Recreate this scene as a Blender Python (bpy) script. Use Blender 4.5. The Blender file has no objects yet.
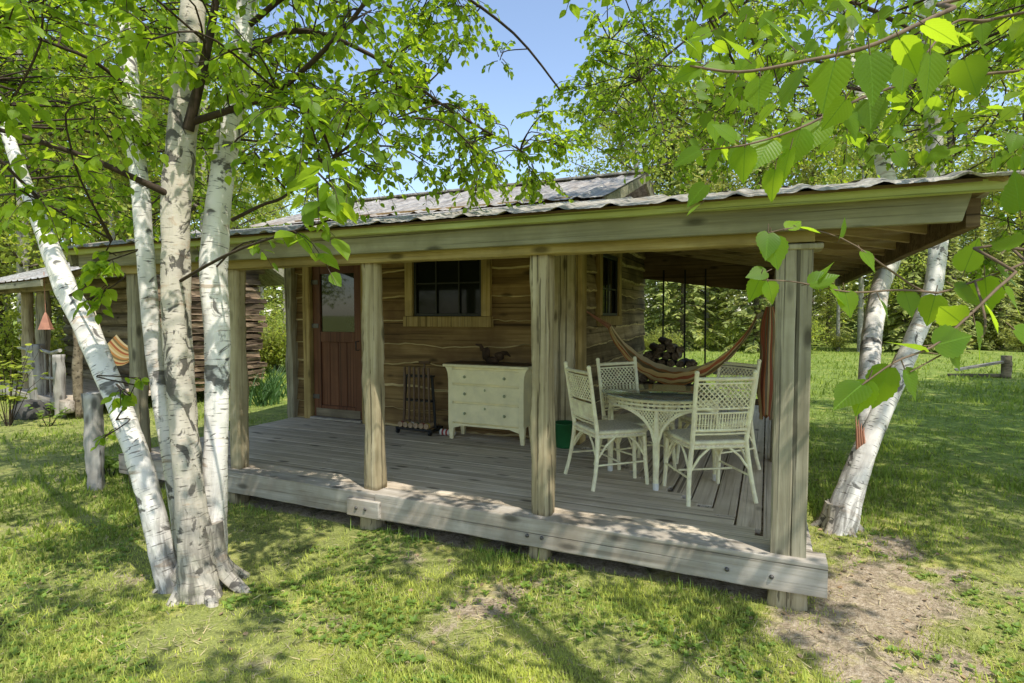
import bpy, math, random
import numpy as np
from mathutils import Vector, Matrix
random.seed(7); RNG = np.random.default_rng(7)
sc = bpy.context.scene
COL = sc.collection
PI = math.pi
V = lambda *a: np.array(a, float)

# ------------------------------------------------------------------ camera frame (world: x along the porch, y into the house)
F = 574.0; YAW = math.radians(24.0); PIT = math.radians(-2.7); H = 1.757
fw0 = V(-math.sin(YAW), math.cos(YAW), 0); rt = V(math.cos(YAW), math.sin(YAW), 0); up0 = V(0, 0, 1)
fw = fw0*math.cos(PIT)+up0*math.sin(PIT); up = up0*math.cos(PIT)-fw0*math.sin(PIT)
CAM = V(0, 0, H)
def at(px, py, d): return CAM + (fw + rt*(px-512)/F + up*(341.5-py)/F)*d
def ground_at(px, py, z=0.0):
    r = fw + rt*(px-512)/F + up*(341.5-py)/F
    return CAM + r*((z-H)/r[2])

# ------------------------------------------------------------------ mesh builder
class MB:
    def __init__(s): s.v=[]; s.uv=[]; s.n=0; s.loops=[]; s.tot=[]; s.mi=[]; s.sm=[]
    def add(s, verts, faces, mat=0, smooth=False, uv=None):
        verts = np.asarray(verts, float).reshape(-1, 3)
        s.v.append(verts); s.uv.append(np.zeros((len(verts), 2)) if uv is None else np.asarray(uv, float))
        if isinstance(faces, np.ndarray):
            s.loops.append((faces+s.n).ravel()); k = len(faces); s.tot.append(np.full(k, faces.shape[1]))
        else:
            k = len(faces)
            s.loops.append(np.array([i+s.n for f in faces for i in f], int)); s.tot.append(np.array([len(f) for f in faces], int))
        s.mi.append(np.full(k, mat) if np.isscalar(mat) else np.asarray(mat)); s.sm.append(np.full(k, smooth))
        s.n += len(verts); return s
    def build(s, name, mats, parent=None, world=True):
        me = bpy.data.meshes.new(name)
        v = np.concatenate(s.v); uv = np.concatenate(s.uv)
        if parent is not None and world:
            off = np.array(parent['_o']) if '_o' in parent else np.zeros(3)
            v = v - off
        lp = np.concatenate(s.loops).astype(np.int32); tot = np.concatenate(s.tot).astype(np.int32)
        me.vertices.add(len(v)); me.vertices.foreach_set('co', v.astype(np.float32).ravel())
        me.loops.add(len(lp)); me.loops.foreach_set('vertex_index', lp)
        me.polygons.add(len(tot)); st = np.concatenate([[0], np.cumsum(tot)[:-1]]).astype(np.int32)
        me.polygons.foreach_set('loop_start', st)
        ul = me.uv_layers.new(name='UVMap'); ul.data.foreach_set('uv', uv[lp].astype(np.float32).ravel())
        me.polygons.foreach_set('material_index', np.concatenate(s.mi).astype(np.int32))
        me.polygons.foreach_set('use_smooth', np.concatenate(s.sm).astype(bool))
        for m in (mats if isinstance(mats, (list, tuple)) else [mats]): me.materials.append(m)
        me.update(calc_edges=True)
        o = bpy.data.objects.new(name, me); COL.objects.link(o)
        if parent is not None:
            o.parent = parent
            if '_o' in parent: o['_o'] = parent['_o']
        return o
    # ---- primitives
    def box(s, x0, x1, y0, y1, z0, z1, b=0.004, mat=0):
        c = V((x0+x1)/2, (y0+y1)/2, (z0+z1)/2); h = V(x1-x0, y1-y0, z1-z0)/2
        return s.obox(c, h, np.eye(3), b, mat)
    def obox(s, c, h, R, b=0.004, mat=0):       # chamfered box, R rows = axes
        b = min(b, min(h)*0.45); vs = []; idx = {}
        for sx in (-1, 1):
            for sy in (-1, 1):
                for sz in (-1, 1):
                    sg = (sx, sy, sz)
                    for a in range(3):
                        p = [sg[k]*(h[k] if k == a else h[k]-b) for k in range(3)]
                        idx[(sg, a)] = len(vs); vs.append(p)
        fs = []
        for a in range(3):
            u, w = (a+1) % 3, (a+2) % 3
            for sg in (-1, 1):
                q = []
                for (su, sw) in ((-1, -1), (1, -1), (1, 1), (-1, 1)):
                    t = [0, 0, 0]; t[a] = sg; t[u] = su; t[w] = sw; q.append(idx[(tuple(t), a)])
                fs.append(q if sg > 0 else q[::-1])
        for a in range(3):                       # edges along axis a
            u, w = (a+1) % 3, (a+2) % 3
            for su in (-1, 1):
                for sw in (-1, 1):
                    t0 = [0]*3; t0[a] = -1; t0[u] = su; t0[w] = sw; t1 = list(t0); t1[a] = 1
                    q = [idx[(tuple(t0), u)], idx[(tuple(t1), u)], idx[(tuple(t1), w)], idx[(tuple(t0), w)]]
                    fs.append(q if su*sw < 0 else q[::-1])
        for sx in (-1, 1):
            for sy in (-1, 1):
                for sz in (-1, 1):
                    q = [idx[((sx, sy, sz), k)] for k in range(3)]
                    fs.append(q if sx*sy*sz > 0 else q[::-1])
        vs = np.array(vs) @ np.array(R) + c
        return s.add(vs, fs, mat)
    def bar(s, p0, p1, w, d, upv=(0, 0, 1), b=0.004, mat=0):
        p0 = np.array(p0, float); p1 = np.array(p1, float); ax = p1-p0; L = np.linalg.norm(ax); ax /= L
        u = np.cross(np.array(upv, float), ax)
        if np.linalg.norm(u) < 1e-5: u = np.cross(V(0, 1, 0), ax)
        u /= np.linalg.norm(u); w2 = np.cross(ax, u)
        return s.obox((p0+p1)/2, V(L/2, w/2, d/2), np.array([ax, u, w2]), b, mat)
    def rough(s, p0, p1, w, d, upv=(0, 1, 0), n=12, jit=0.006, rnd=0.25, mat=0, taper=1.0, seed=0):
        """hewn timber: rounded rectangle lofted with wobble"""
        g = np.random.default_rng(seed+11); p0 = np.array(p0, float); p1 = np.array(p1, float); ax = p1-p0; L = np.linalg.norm(ax); ax /= L
        u = np.cross(np.array(upv, float), ax); u /= np.linalg.norm(u); w2 = np.cross(ax, u)
        r = min(w, d)*rnd; pr = []
        for (sx, sy, a0) in ((1, 1, 0), (-1, 1, 90), (-1, -1, 180), (1, -1, 270)):
            for k in range(3):
                a = math.radians(a0+k*45); pr.append((sx*(w/2-r)+r*math.cos(a), sy*(d/2-r)+r*math.sin(a)))
        pr = np.array(pr); K = len(pr); vs = []; uvs = []
        ph = g.uniform(0, 6, (K, 4)); wob = g.uniform(0, 6, 4)
        for i in range(n+1):
            t = i/n; c = p0+ax*L*t; sc_ = 1+(taper-1)*t
            c = c+u*jit*.8*math.sin(3*t+wob[0])+w2*jit*.8*math.sin(4*t+wob[1])
            q = pr*sc_
            rad = 1+ (jit/max(w, d))*2*(np.sin(5*t*L+ph[:, 0])+.6*np.sin(11*t*L+ph[:, 1])+.5*g.normal(0, .5, K))
            q = q*rad[:, None]
            vs += list(c+q[:, :1]*u+q[:, 1:]*w2); uvs += [(k/K, t*L) for k in range(K)]
        fs = []
        for i in range(n):
            for k in range(K):
                a = i*K+k; b_ = i*K+(k+1) % K; fs.append((a, b_, b_+K, a+K))
        fs.append(tuple(range(K))[::-1]); fs.append(tuple(n*K+k for k in range(K)))
        return s.add(vs, fs, mat, rnd > .15, uvs)
    def tube(s, pts, rad, seg=8, mat=0, cap=True, wob=0.0, seed=0, rough=0.0):
        pts = np.array(pts, float); n = len(pts)
        rad = np.full(n, rad) if np.isscalar(rad) else np.array(rad, float)
        tan = np.gradient(pts, axis=0); tan /= (np.linalg.norm(tan, axis=1)[:, None]+1e-9)
        ref = V(0, 0, 1) if abs(tan[0][2]) < .9 else V(1, 0, 0)
        u = np.cross(tan[0], ref); u /= np.linalg.norm(u)
        L = np.concatenate([[0], np.cumsum(np.linalg.norm(np.diff(pts, axis=0), axis=1))])
        g = np.random.default_rng(seed); ph = g.uniform(0, 6.28, 6)
        ang = np.linspace(0, 2*PI, seg+1); vs = np.zeros((n, seg+1, 3)); uv = np.zeros((n, seg+1, 2))
        if rough:
            lat_ = g.normal(0, 1, (n+4, seg)); sm = (lat_[:-2]+2*lat_[1:-1]+lat_[2:])/4; sm = (np.roll(sm, 1, 1)+2*sm+np.roll(sm, -1, 1))/4; big = g.normal(0, 1, (n//5+4, max(4, seg//4)))
        for i in range(n):
            u = u-tan[i]*np.dot(u, tan[i]); u /= np.linalg.norm(u); w = np.cross(tan[i], u)
            rr = rad[i]*(1+wob*(np.sin(2*ang+ph[0]+L[i]*1.3)+.7*np.sin(3*ang+ph[1]-L[i]*2.1)+.5*np.sin(5*ang+ph[2]+L[i]*4)))
            if rough:
                q = i/5; a_, f_ = int(q), q-int(q); bb = big[a_]*(1-f_)+big[a_+1]*f_; nb_ = big.shape[1]
                bi = np.interp(np.arange(seg+1)/seg*nb_, np.arange(nb_+1), np.append(bb, bb[0])); dsp = np.append(sm[i], sm[i][0])
                rr = rr*(1+rough*(.55*bi+.8*dsp))
            vs[i] = pts[i]+rr[:, None]*(np.cos(ang)[:, None]*u+np.sin(ang)[:, None]*w)
            uv[i, :, 0] = ang/(2*PI)*6.28*max(rad[0], .01); uv[i, :, 1] = L[i]
        a = (np.arange(n-1)[:, None]*(seg+1)+np.arange(seg)[None]).ravel()
        fs = np.stack([a, a+1, a+seg+2, a+seg+1], 1)
        s.add(vs.reshape(-1, 3), fs, mat, True, uv.reshape(-1, 2))
        if cap:
            for i, rev in ((0, True), (n-1, False)):
                ring = vs[i, :seg]; f = tuple(range(seg)); s.add(ring, [f[::-1] if rev else f], mat)
        return s
    def lathe(s, prof, c, seg=20, mat=0, smooth=True):
        prof = np.array(prof, float); a = np.linspace(0, 2*PI, seg, endpoint=False); n = len(prof)
        vs = np.stack([np.stack([c[0]+p[0]*np.cos(a), c[1]+p[0]*np.sin(a), np.full(seg, c[2]+p[1])], 1) for p in prof]).reshape(-1, 3)
        fs = [(i*seg+k, i*seg+(k+1) % seg, (i+1)*seg+(k+1) % seg, (i+1)*seg+k) for i in range(n-1) for k in range(seg)]
        return s.add(vs, fs, mat, smooth)
    def ball(s, c, r, seg=12, mat=0, sq=(1, 1, 1), noise=0, seed=0):
        g = np.random.default_rng(seed); vs = []; n = seg//2+2
        for i in range(n+1):
            th = PI*i/n
            for k in range(seg): 
                ph = 2*PI*k/seg; vs.append((math.sin(th)*math.cos(ph), math.sin(th)*math.sin(ph), math.cos(th)))
        vs = np.array(vs)
        if noise:
            p = g.uniform(0, 6, 6)
            vs = vs*(1+noise*(np.sin(3*vs[:, 0]+p[0])+np.sin(4*vs[:, 1]+p[1])+np.sin(5*vs[:, 2]+p[2])+.6*np.sin(9*vs[:, 0]+7*vs[:, 1]+p[3])))[:, None]
        vs = vs*r*np.array(sq)+np.array(c)
        fs = [(i*seg+k, (i+1)*seg+k, (i+1)*seg+(k+1) % seg, i*seg+(k+1) % seg) for i in range(n) for k in range(seg)]
        return s.add(vs, fs, mat, True)
    def leaves(s, P, D, N, size, tmpl, mat=0, smooth=False):
        """P base points, D axis dirs, N normals, size per leaf"""
        tv, tf = tmpl
        P = np.asarray(P, float); D = np.asarray(D, float); N = np.asarray(N, float); size = np.broadcast_to(np.asarray(size, float), (len(P),))
        D = D/(np.linalg.norm(D, axis=1)[:, None]+1e-9); S = np.cross(N, D); S /= (np.linalg.norm(S, axis=1)[:, None]+1e-9); N2 = np.cross(D, S)
        vs = P[:, None]+size[:, None, None]*(tv[None, :, 0:1]*D[:, None]+tv[None, :, 1:2]*S[:, None]+tv[None, :, 2:3]*N2[:, None])
        K = len(tv)
        for f in tf:
            pass
        off = np.arange(len(P))*K
        base = s.n; s.v.append(vs.reshape(-1, 3)); s.uv.append(np.tile(tv[:, :2], (len(P), 1)))
        by = {}
        for f in tf: by.setdefault(len(f), []).append(f)
        for k, fl in by.items():
            fa = np.array(fl)
            full = (off[:, None, None]+fa[None]).reshape(-1, k)+base
            s.loops.append(full.ravel()); s.tot.append(np.full(len(full), k)); s.mi.append(np.full(len(full), mat)); s.sm.append(np.full(len(full), smooth))
        s.n += K*len(P); return s

def arr(l): return np.array(l, float)
L_FAR = (arr([(0, 0, 0), (.5, .34, .05), (1, 0, 0), (.5, -.34, .05)]), [(0, 1, 2, 3)])
L_MID = (arr([(0, 0, 0), (.13, .24, .03), (.36, .36, .05), (.66, .27, .04), (1, 0, -.06), (.66, -.27, .04), (.36, -.36, .05), (.13, -.24, .03), (.42, 0, -.02)]),
         [(0, 8, 2, 1), (8, 4, 3, 2), (0, 7, 6, 8), (8, 6, 5, 4)])
def near_leaf():
    o = [(-.02, 0), (-.06, .12), (.02, .27), (.12, .37), (.17, .36), (.26, .42), (.3, .39), (.4, .41), (.45, .36), (.54, .36), (.6, .28), (.69, .25), (.74, .17), (.83, .13), (1.02, 0)]
    n = len(o); vs = []
    mid = [(x if 0 <= x <= 1 else min(max(x, 0), 1), 0, -.06*x*x) for x, _ in o]
    for x, y in o: vs.append((x, y, .16*y*math.sin(x*5+.4)*.6+.12*y-.10*x*x))
    for x, y in o: vs.append((x, -y, .12*y-.10*x*x-.03*math.sin(6*x)*y))
    for m in mid: vs.append((m[0], 0, -.10*m[0]*m[0]))
    fs = []
    for i in range(n-1):
        fs.append((2*n+i, 2*n+i+1, i+1, i)); fs.append((n+i, n+i+1, 2*n+i+1, 2*n+i))
    return (arr(vs), fs)
L_NEAR = near_leaf()
BLADE = (arr([(0, .5, 0), (0, -.5, 0), (.55, -.3, .0), (.55, .3, .0), (1, 0, -.0)]), [(0, 1, 2, 3), (3, 2, 4)])

# ------------------------------------------------------------------ object tagging
def tag(o, label=None, cat=None, group=None, kind=None):
    if label: o['label'] = label
    if cat: o['category'] = cat
    if group: o['group'] = group
    if kind: o['kind'] = kind
    return o
def thing(name, label, cat, loc=(0, 0, 0), rz=0, group=None):
    o = bpy.data.objects.new(name, None); COL.objects.link(o); o.location = loc; o.rotation_euler = (0, 0, rz)
    o.empty_display_size = .2; o['_o'] = [float(a) for a in loc] if rz == 0 else [0.0, 0.0, 0.0]
    return tag(o, label, cat, group)
def kids(o): return [c for c in bpy.data.objects if c.parent == o]
def copy_tree(o, parent=None):
    c = o.copy(); COL.objects.link(c)
    if parent is not None: c.parent = parent
    for ch in kids(o): copy_tree(ch, c)
    return c

# ------------------------------------------------------------------ materials
class NT:
    def __init__(s, name):
        s.m = bpy.data.materials.new(name); s.m.use_nodes = True; s.t = s.m.node_tree; s.t.nodes.clear()
        s.out = s.n('ShaderNodeOutputMaterial')
    def n(s, ty, **kw):
        nd = s.t.nodes.new(ty)
        for k, v in kw.items():
            if k.startswith('i_'):
                key = k[2:]; key = int(key) if key.isdigit() else key.replace('_', ' ')
                nd.inputs[key].default_value = v
            else: setattr(nd, k, v)
        return nd
    def l(s, a, b): s.t.links.new(a, b)
    def ramp(s, src, stops, interp='LINEAR'):
        r = s.n('ShaderNodeValToRGB'); r.color_ramp.interpolation = interp; e = r.color_ramp.elements
        while len(e) < len(stops): e.new(.5)
        for el, (p, c) in zip(e, stops): el.position = p; el.color = (*c, 1) if len(c) == 3 else c
        s.l(src, r.inputs[0]); return r.outputs[0]
    def mix(s, fac, a, b, mode='MIX'):
        x = s.n('ShaderNodeMix', data_type='RGBA', blend_type=mode)
        for sock, val in ((x.inputs[0], fac), (x.inputs[6], a), (x.inputs[7], b)):
            if hasattr(val, 'links') or hasattr(val, 'is_output'): s.l(val, sock)
            elif isinstance(val, (int, float)): sock.default_value = val
            else: sock.default_value = (*val, 1)
        return x.outputs[2]
    def math(s, op, a, b=0.0):
        x = s.n('ShaderNodeMath', operation=op)
        for sock, val in ((x.inputs[0], a), (x.inputs[1], b)):
            if isinstance(val, (int, float)): sock.default_value = val
            else: s.l(val, sock)
        return x.outputs[0]
    def noise(s, vec, scale, detail=4, rough=.55, dist=0.0):
        x = s.n('ShaderNodeTexNoise'); x.inputs['Scale'].default_value = scale; x.inputs['Detail'].default_value = detail
        x.inputs['Roughness'].default_value = rough; x.inputs['Distortion'].default_value = dist
        if vec is not None: s.l(vec, x.inputs['Vector'])
        return x.outputs[0]
    def map(s, vec, scale=(1, 1, 1), loc=(0, 0, 0)):
        x = s.n('ShaderNodeMapping'); x.inputs['Scale'].default_value = scale; x.inputs['Location'].default_value = loc
        s.l(vec, x.inputs[0]); return x.outputs[0]
    def coord(s, which='Object'): return s.n('ShaderNodeTexCoord').outputs[which]
    def island(s): return s.n('ShaderNodeNewGeometry').outputs['Random Per Island']
    def bump(s, h, strength=.4, dist=.01):
        b = s.n('ShaderNodeBump'); b.inputs['Strength'].default_value = strength; b.inputs['Distance'].default_value = dist
        s.l(h, b.inputs['Height']); return b.outputs[0]
    def fin(s, col, rough=.8, normal=None, spec=.25, metal=0.0):
        p = s.n('ShaderNodeBsdfPrincipled')
        if isinstance(col, tuple): p.inputs['Base Color'].default_value = (*col, 1)
        else: s.l(col, p.inputs['Base Color'])
        if isinstance(rough, float): p.inputs['Roughness'].default_value = rough
        else: s.l(rough, p.inputs['Roughness'])
        p.inputs['Specular IOR Level'].default_value = spec; p.inputs['Metallic'].default_value = metal
        if normal is not None: s.l(normal, p.inputs['Normal'])
        s.l(p.outputs[0], s.out.inputs[0]); s.p = p; return s.m

def wood(name, dark, mid, light, axis='x', fine=26, long=1.1, var=.25, bump=.5, rough=.85, knots=True, stain=None, island_off=True):
    t = NT(name); co = t.coord(); r = t.island()
    if island_off:
        cmb = t.n('ShaderNodeCombineXYZ')
        for k, m in enumerate((37., 53., 71.)): t.l(t.math('MULTIPLY', r, m), cmb.inputs[k])
        va = t.n('ShaderNodeVectorMath', operation='ADD'); t.l(co, va.inputs[0]); t.l(cmb.outputs[0], va.inputs[1]); co2 = va.outputs[0]
    else: co2 = co
    scl = {'x': (long, fine, fine), 'y': (fine, long, fine), 'z': (fine, fine, long)}[axis]
    g1 = t.noise(t.map(co2, scl), 1.0, 6, .65, .6)
    s2 = {'x': (long*.5, 5, 5), 'y': (5, long*.5, 5), 'z': (5, 5, long*.5)}[axis]
    g2 = t.noise(t.map(co2, s2), 1.0, 4, .6, .25)
    g3 = t.noise(co2, 2.2, 5, .6)
    g = t.math('ADD', t.math('MULTIPLY', g1, .55), t.math('MULTIPLY', g2, .45))
    col = t.ramp(g, [(.36, dark), (.49, mid), (.62, light)])
    col = t.mix(t.ramp(g3, [(.42, (0, 0, 0)), (.7, (1, 1, 1))]), col, stain or tuple(c*.62 for c in mid), 'MIX') if stain is not False else col
    if knots:
        sk = {'x': (2.2, 6, 6), 'y': (6, 2.2, 6), 'z': (6, 6, 2.2)}[axis]
        vo = t.n('ShaderNodeTexVoronoi'); t.l(t.map(co2, sk), vo.inputs['Vector']); vo.inputs['Scale'].default_value = 1.0
        kf = t.ramp(vo.outputs['Distance'], [(.09, (1, 1, 1)), (.20, (0, 0, 0))])
        col = t.mix(t.math('MULTIPLY', kf, .75), col, tuple(c*.3 for c in dark))
    hs = t.n('ShaderNodeHueSaturation'); t.l(col, hs.inputs['Color'])
    t.l(t.math('ADD', t.math('MULTIPLY', r, var*2), 1-var), hs.inputs['Value'])
    # fine cracks
    s4 = {'x': (long*.35, fine*1.7, fine*1.7), 'y': (fine*1.7, long*.35, fine*1.7), 'z': (fine*1.7, fine*1.7, long*.35)}[axis]
    cr = t.noise(t.map(co2, s4), 1.0, 3, .5, .3)
    cf = t.ramp(cr, [(.34, (1, 1, 1)), (.40, (0, 0, 0))])
    colf = t.mix(t.math('MULTIPLY', cf, .7), hs.outputs[0], tuple(c*.25 for c in dark))
    h = t.math('SUBTRACT', g, t.math('MULTIPLY', cf, .5))
    return t.fin(colf, rough, t.bump(h, bump, .012), .2)

M = {}
M['post'] = wood('hewn_post_wood', (.22, .17, .09), (.44, .365, .225), (.58, .505, .345), 'z', 26, .7, .10, .7, stain=(.30, .24, .14))
M['post_grey'] = wood('grey_post_wood', (.17, .145, .095), (.36, .32, .22), (.50, .45, .325), 'z', 26, .7, .10, .7, stain=(.25, .22, .145))
M['header'] = wood('grey_header_wood', (.15, .135, .085), (.29, .27, .175), (.41, .385, .265), 'x', 22, .7, .06, stain=(.21, .195, .125))
M['beam'] = wood('brown_beam_wood', (.21, .15, .05), (.38, .29, .115), (.50, .40, .19), 'x', 22, .7, .08)
M['fascia'] = wood('pale_fascia_wood', (.32, .36, .12), (.46, .51, .20), (.55, .59, .27), 'x', 30, .5, .05, .3, knots=False, stain=(.40, .43, .17))
M['rim'] = wood('rim_wood', (.26, .22, .17), (.46, .41, .34), (.60, .55, .48), 'x', 26, .8, .08, stain=(.30, .25, .19))
M['deck'] = wood('deck_wood_x', (.34, .27, .19), (.62, .52, .39), (.76, .66, .52), 'x', 30, .7, .10, stain=(.50, .41, .30))
M['deck_y'] = wood('deck_wood_y', (.33, .26, .185), (.60, .50, .375), (.74, .64, .50), 'y', 30, .7, .10, stain=(.48, .39, .285))
M['slab'] = wood('siding_slab', (.10, .06, .024), (.225, .142, .056), (.33, .225, .095), 'x', 20, .7, .28, .6, stain=(.14, .082, .034))
M['slab_y'] = wood('siding_slab_side', (.09, .06, .03), (.21, .15, .075), (.36, .27, .15), 'y', 20, .7, .4, .6, stain=(.08, .055, .03))
M['edge'] = wood('sapwood_edge', (.34, .25, .11), (.54, .42, .21), (.68, .55, .31), 'x', 12, 1.5, .2, .5)
M['trim'] = wood('window_trim_wood', (.24, .16, .055), (.42, .30, .115), (.54, .41, .19), 'z', 26, .8, .1)
M['door'] = wood('red_brown_door', (.075, .027, .013), (.14, .053, .025), (.19, .078, .038), 'z', 30, .6, .06, .25, .5, knots=False, stain=(.11, .042, .02))
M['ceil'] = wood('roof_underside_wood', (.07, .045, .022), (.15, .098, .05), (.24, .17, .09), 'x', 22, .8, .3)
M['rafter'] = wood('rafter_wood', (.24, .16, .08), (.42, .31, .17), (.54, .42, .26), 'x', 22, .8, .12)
M['oldlog'] = wood('old_log_wood', (.10, .075, .05), (.25, .20, .13), (.40, .33, .23), 'x', 16, .8, .25, .8)
M['oldlog_y'] = wood('old_log_wood_side', (.07, .05, .035), (.22, .15, .09), (.44, .33, .21), 'y', 16, .8, .6, .9)
M['greylog'] = wood('silver_log_wood', (.22, .20, .17), (.42, .39, .34), (.58, .55, .49), 'z', 16, .9, .12, .7)
M['firewood'] = wood('firewood_side', (.04, .03, .022), (.12, .085, .055), (.24, .18, .12), 'y', 14, 1.2, .35, .8)

def plain(name, col, rough=.6, spec=.4, metal=0., nz=.12, scale=8, bump=0.):
    t = NT(name); n = t.noise(t.coord(), scale, 5, .6)
    c = t.ramp(n, [(.3, tuple(x*(1-nz*1.5) for x in col)), (.7, tuple(min(x*(1+nz), 1) for x in col))])
    return t.fin(c, rough, t.bump(n, bump, .01) if bump else None, spec, metal)
M['cream'] = plain('pale_green_cream_paint', (.88, .79, .48), .5, .35, nz=.10, scale=5)
M['knob'] = plain('dresser_knob_paint', (.36, .38, .20), .45, .4)
M['darktop'] = wood('dresser_top_reflection', (.04, .025, .015), (.085, .055, .03), (.13, .09, .05), 'x', 26, .8, .05, .2, .4, knots=False)  # dark colour stands in for brown wood mirrored in the top
M['wicker'] = plain('cream_wicker_paint', (.95, .83, .55), .6, .3, nz=.16, scale=14, bump=.3)
M['seat'] = plain('woven_seat', (.76, .67, .50), .8, .2, nz=.25, scale=60, bump=.5)
M['glasspane'] = plain('dark_window_glass', (.012, .014, .010), .05, .14, nz=.1)
M['doorglass'] = plain('door_window_glass', (.022, .026, .014), .03, .7, nz=.2)
M['blackmetal'] = plain('black_iron', (.015, .015, .016), .45, .4)
M['frame_dark'] = plain('dark_sash_paint', (.022, .022, .018), .5, .4)
M['rod'] = plain('dark_pole', (.02, .018, .014), .7, .2)
M['green'] = plain('green_bucket_plastic', (.02, .13, .04), .4, .45)
M['mallet'] = plain('dark_varnished_shaft', (.12, .07, .04), .45, .4)
M['tan'] = plain('tan_mallet_wood', (.36, .25, .15), .5, .4, nz=.2)
M['red'] = plain('red_band_paint', (.35, .05, .04), .5, .4)
M['white'] = plain('white_band_paint', (.7, .68, .62), .5, .4)
M['yellow'] = plain('yellow_band_paint', (.5, .36, .05), .5, .4)
M['drift'] = plain('dark_driftwood', (.06, .035, .02), .8, .2, nz=.5, scale=9, bump=.8)
M['copper'] = plain('copper_bell', (.45, .20, .12), .5, .4, nz=.2)
M['rope'] = plain('pale_rope', (.5, .42, .28), .8, .2)
M['steel'] = plain('bolt_steel', (.12, .11, .10), .5, .4, .6)
M['stone'] = plain('grey_stone', (.10, .095, .085), .9, .2, nz=.4, scale=6, bump=.6)

def glass_mat():
    t = NT('clear_table_glass'); p = t.n('ShaderNodeBsdfPrincipled')
    p.inputs['Base Color'].default_value = (.80, .92, .84, 1); p.inputs['Roughness'].default_value = .03
    p.inputs['Transmission Weight'].default_value = .92; p.inputs['IOR'].default_value = 1.45
    t.l(p.outputs[0], t.out.inputs[0]); return t.m
M['glass'] = glass_mat()

def roof_mat(name, axis='y', tint=(1, 1, 1)):
    t = NT(name); co = t.coord()
    s1 = (14, 1.4, 3) if axis == 'y' else (1.4, 14, 3)
    n1 = t.noise(t.map(co, s1), 1, 6, .7, .6); n2 = t.noise(co, 1.3, 5, .6); n3 = t.noise(co, 22, 4, .6)
    c = t.ramp(t.math('ADD', t.math('MULTIPLY', n1, .6), t.math('MULTIPLY', n3, .4)), [(.34, (.10, .09, .075)), (.5, (.33, .30, .26)), (.64, (.60, .56, .49))])
    c = t.mix(t.ramp(n2, [(.52, (0, 0, 0)), (.75, (.75, .75, .75))]), c, (.30, .22, .15))
    n4 = t.noise(co, 5, 6, .7)
    c = t.mix(t.ramp(n4, [(.58, (0, 0, 0)), (.64, (.8, .8, .8))]), c, (.12, .12, .085))
    c = t.mix(1.0, c, tint, 'MULTIPLY')
    return t.fin(c, .55, t.bump(n1, .3, .01), .35)
M['roof'] = roof_mat('weathered_tin_roof')
M['roof_side'] = roof_mat('weathered_tin_roof_side', 'x')
M['roof_blue'] = roof_mat('blue_grey_tin_roof', 'y', (1.0, 1.05, 1.1))

def bark_birch(name, lo=(.30, .27, .23), hi=(.78, .74, .68), dirt=.5, sth=.59):
    t = NT(name); uv = t.coord('UV'); co = t.coord()
    n0 = t.noise(co, 3.0, 5, .6)
    base = t.ramp(n0, [(.30, tuple(.55*a+.45*b for a, b in zip(lo, hi))), (.50, hi), (.8, tuple(min(1, x*1.06) for x in hi))])
    lent = t.noise(t.map(uv, (7, 75, 1)), 1, 3, .55, .3)
    c = t.mix(t.ramp(lent, [(.60, (0, 0, 0)), (.655, (.9, .9, .9))]), base, (.10, .085, .07))
    pe = t.noise(t.map(uv, (3.5, 14, 1)), 1, 5, .62, .9)
    c = t.mix(t.ramp(pe, [(.58, (0, 0, 0)), (.66, (.75, .75, .75))]), c, (.46, .34, .24))
    sc_ = t.noise(t.map(uv, (4, 5, 1), (3.1, 7.7, 0)), 1, 4, .6, 1.2)
    scar = t.ramp(sc_, [(sth, (0, 0, 0)), (sth+.05, (1, 1, 1))])
    c = t.mix(t.math('MULTIPLY', scar, .85), c, (.045, .04, .035))
    # greyer, rougher foot of the trunk
    sep = t.n('ShaderNodeSeparateXYZ'); t.l(uv, sep.inputs[0])
    low = t.ramp(sep.outputs[1], [(0.0, (1, 1, 1)), (1.0, (0, 0, 0))])
    rg = t.noise(t.map(uv, (16, 3.5, 1)), 1, 5, .65, 1.)
    foot = t.math('MULTIPLY', t.ramp(rg, [(.40, (0, 0, 0)), (.6, (1, 1, 1))]), low)
    c = t.mix(t.math('MULTIPLY', foot, dirt), c, (.13, .115, .095))
    gn = t.noise(co, 7, 4, .6); c = t.mix(t.ramp(gn, [(.55, (0, 0, 0)), (.75, (.35, .35, .35))]), c, (.32, .34, .22))
    h = t.math('SUBTRACT', t.math('ADD', t.math('MULTIPLY', pe, .6), t.math('MULTIPLY', rg, .5)), t.math('MULTIPLY', scar, .4))
    return t.fin(c, .75, t.bump(h, .6, .015), .25)
M['birch'] = bark_birch('birch_bark', (.24, .20, .16), (.82, .775, .70), .95, .585)
M['birch_old_shaded'] = bark_birch('shaded_old_birch_bark', (.14, .115, .085), (.55, .49, .40), 1.0, .545)  # scarred old bark, darkened further to carry the middle trunk's shade
M['twig'] = plain('dark_twig_bark', (.06, .042, .028), .8, .2, nz=.3, scale=20)
M['twig_light'] = plain('brown_twig_bark', (.17, .115, .07), .7, .25, nz=.3, scale=20)
M['bark'] = plain('grey_brown_bark', (.13, .105, .08), .9, .15, nz=.4, scale=10, bump=.8)
M['bark_pale'] = plain('pale_grey_bark', (.36, .33, .28), .9, .15, nz=.35, scale=8, bump=.6)

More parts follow.
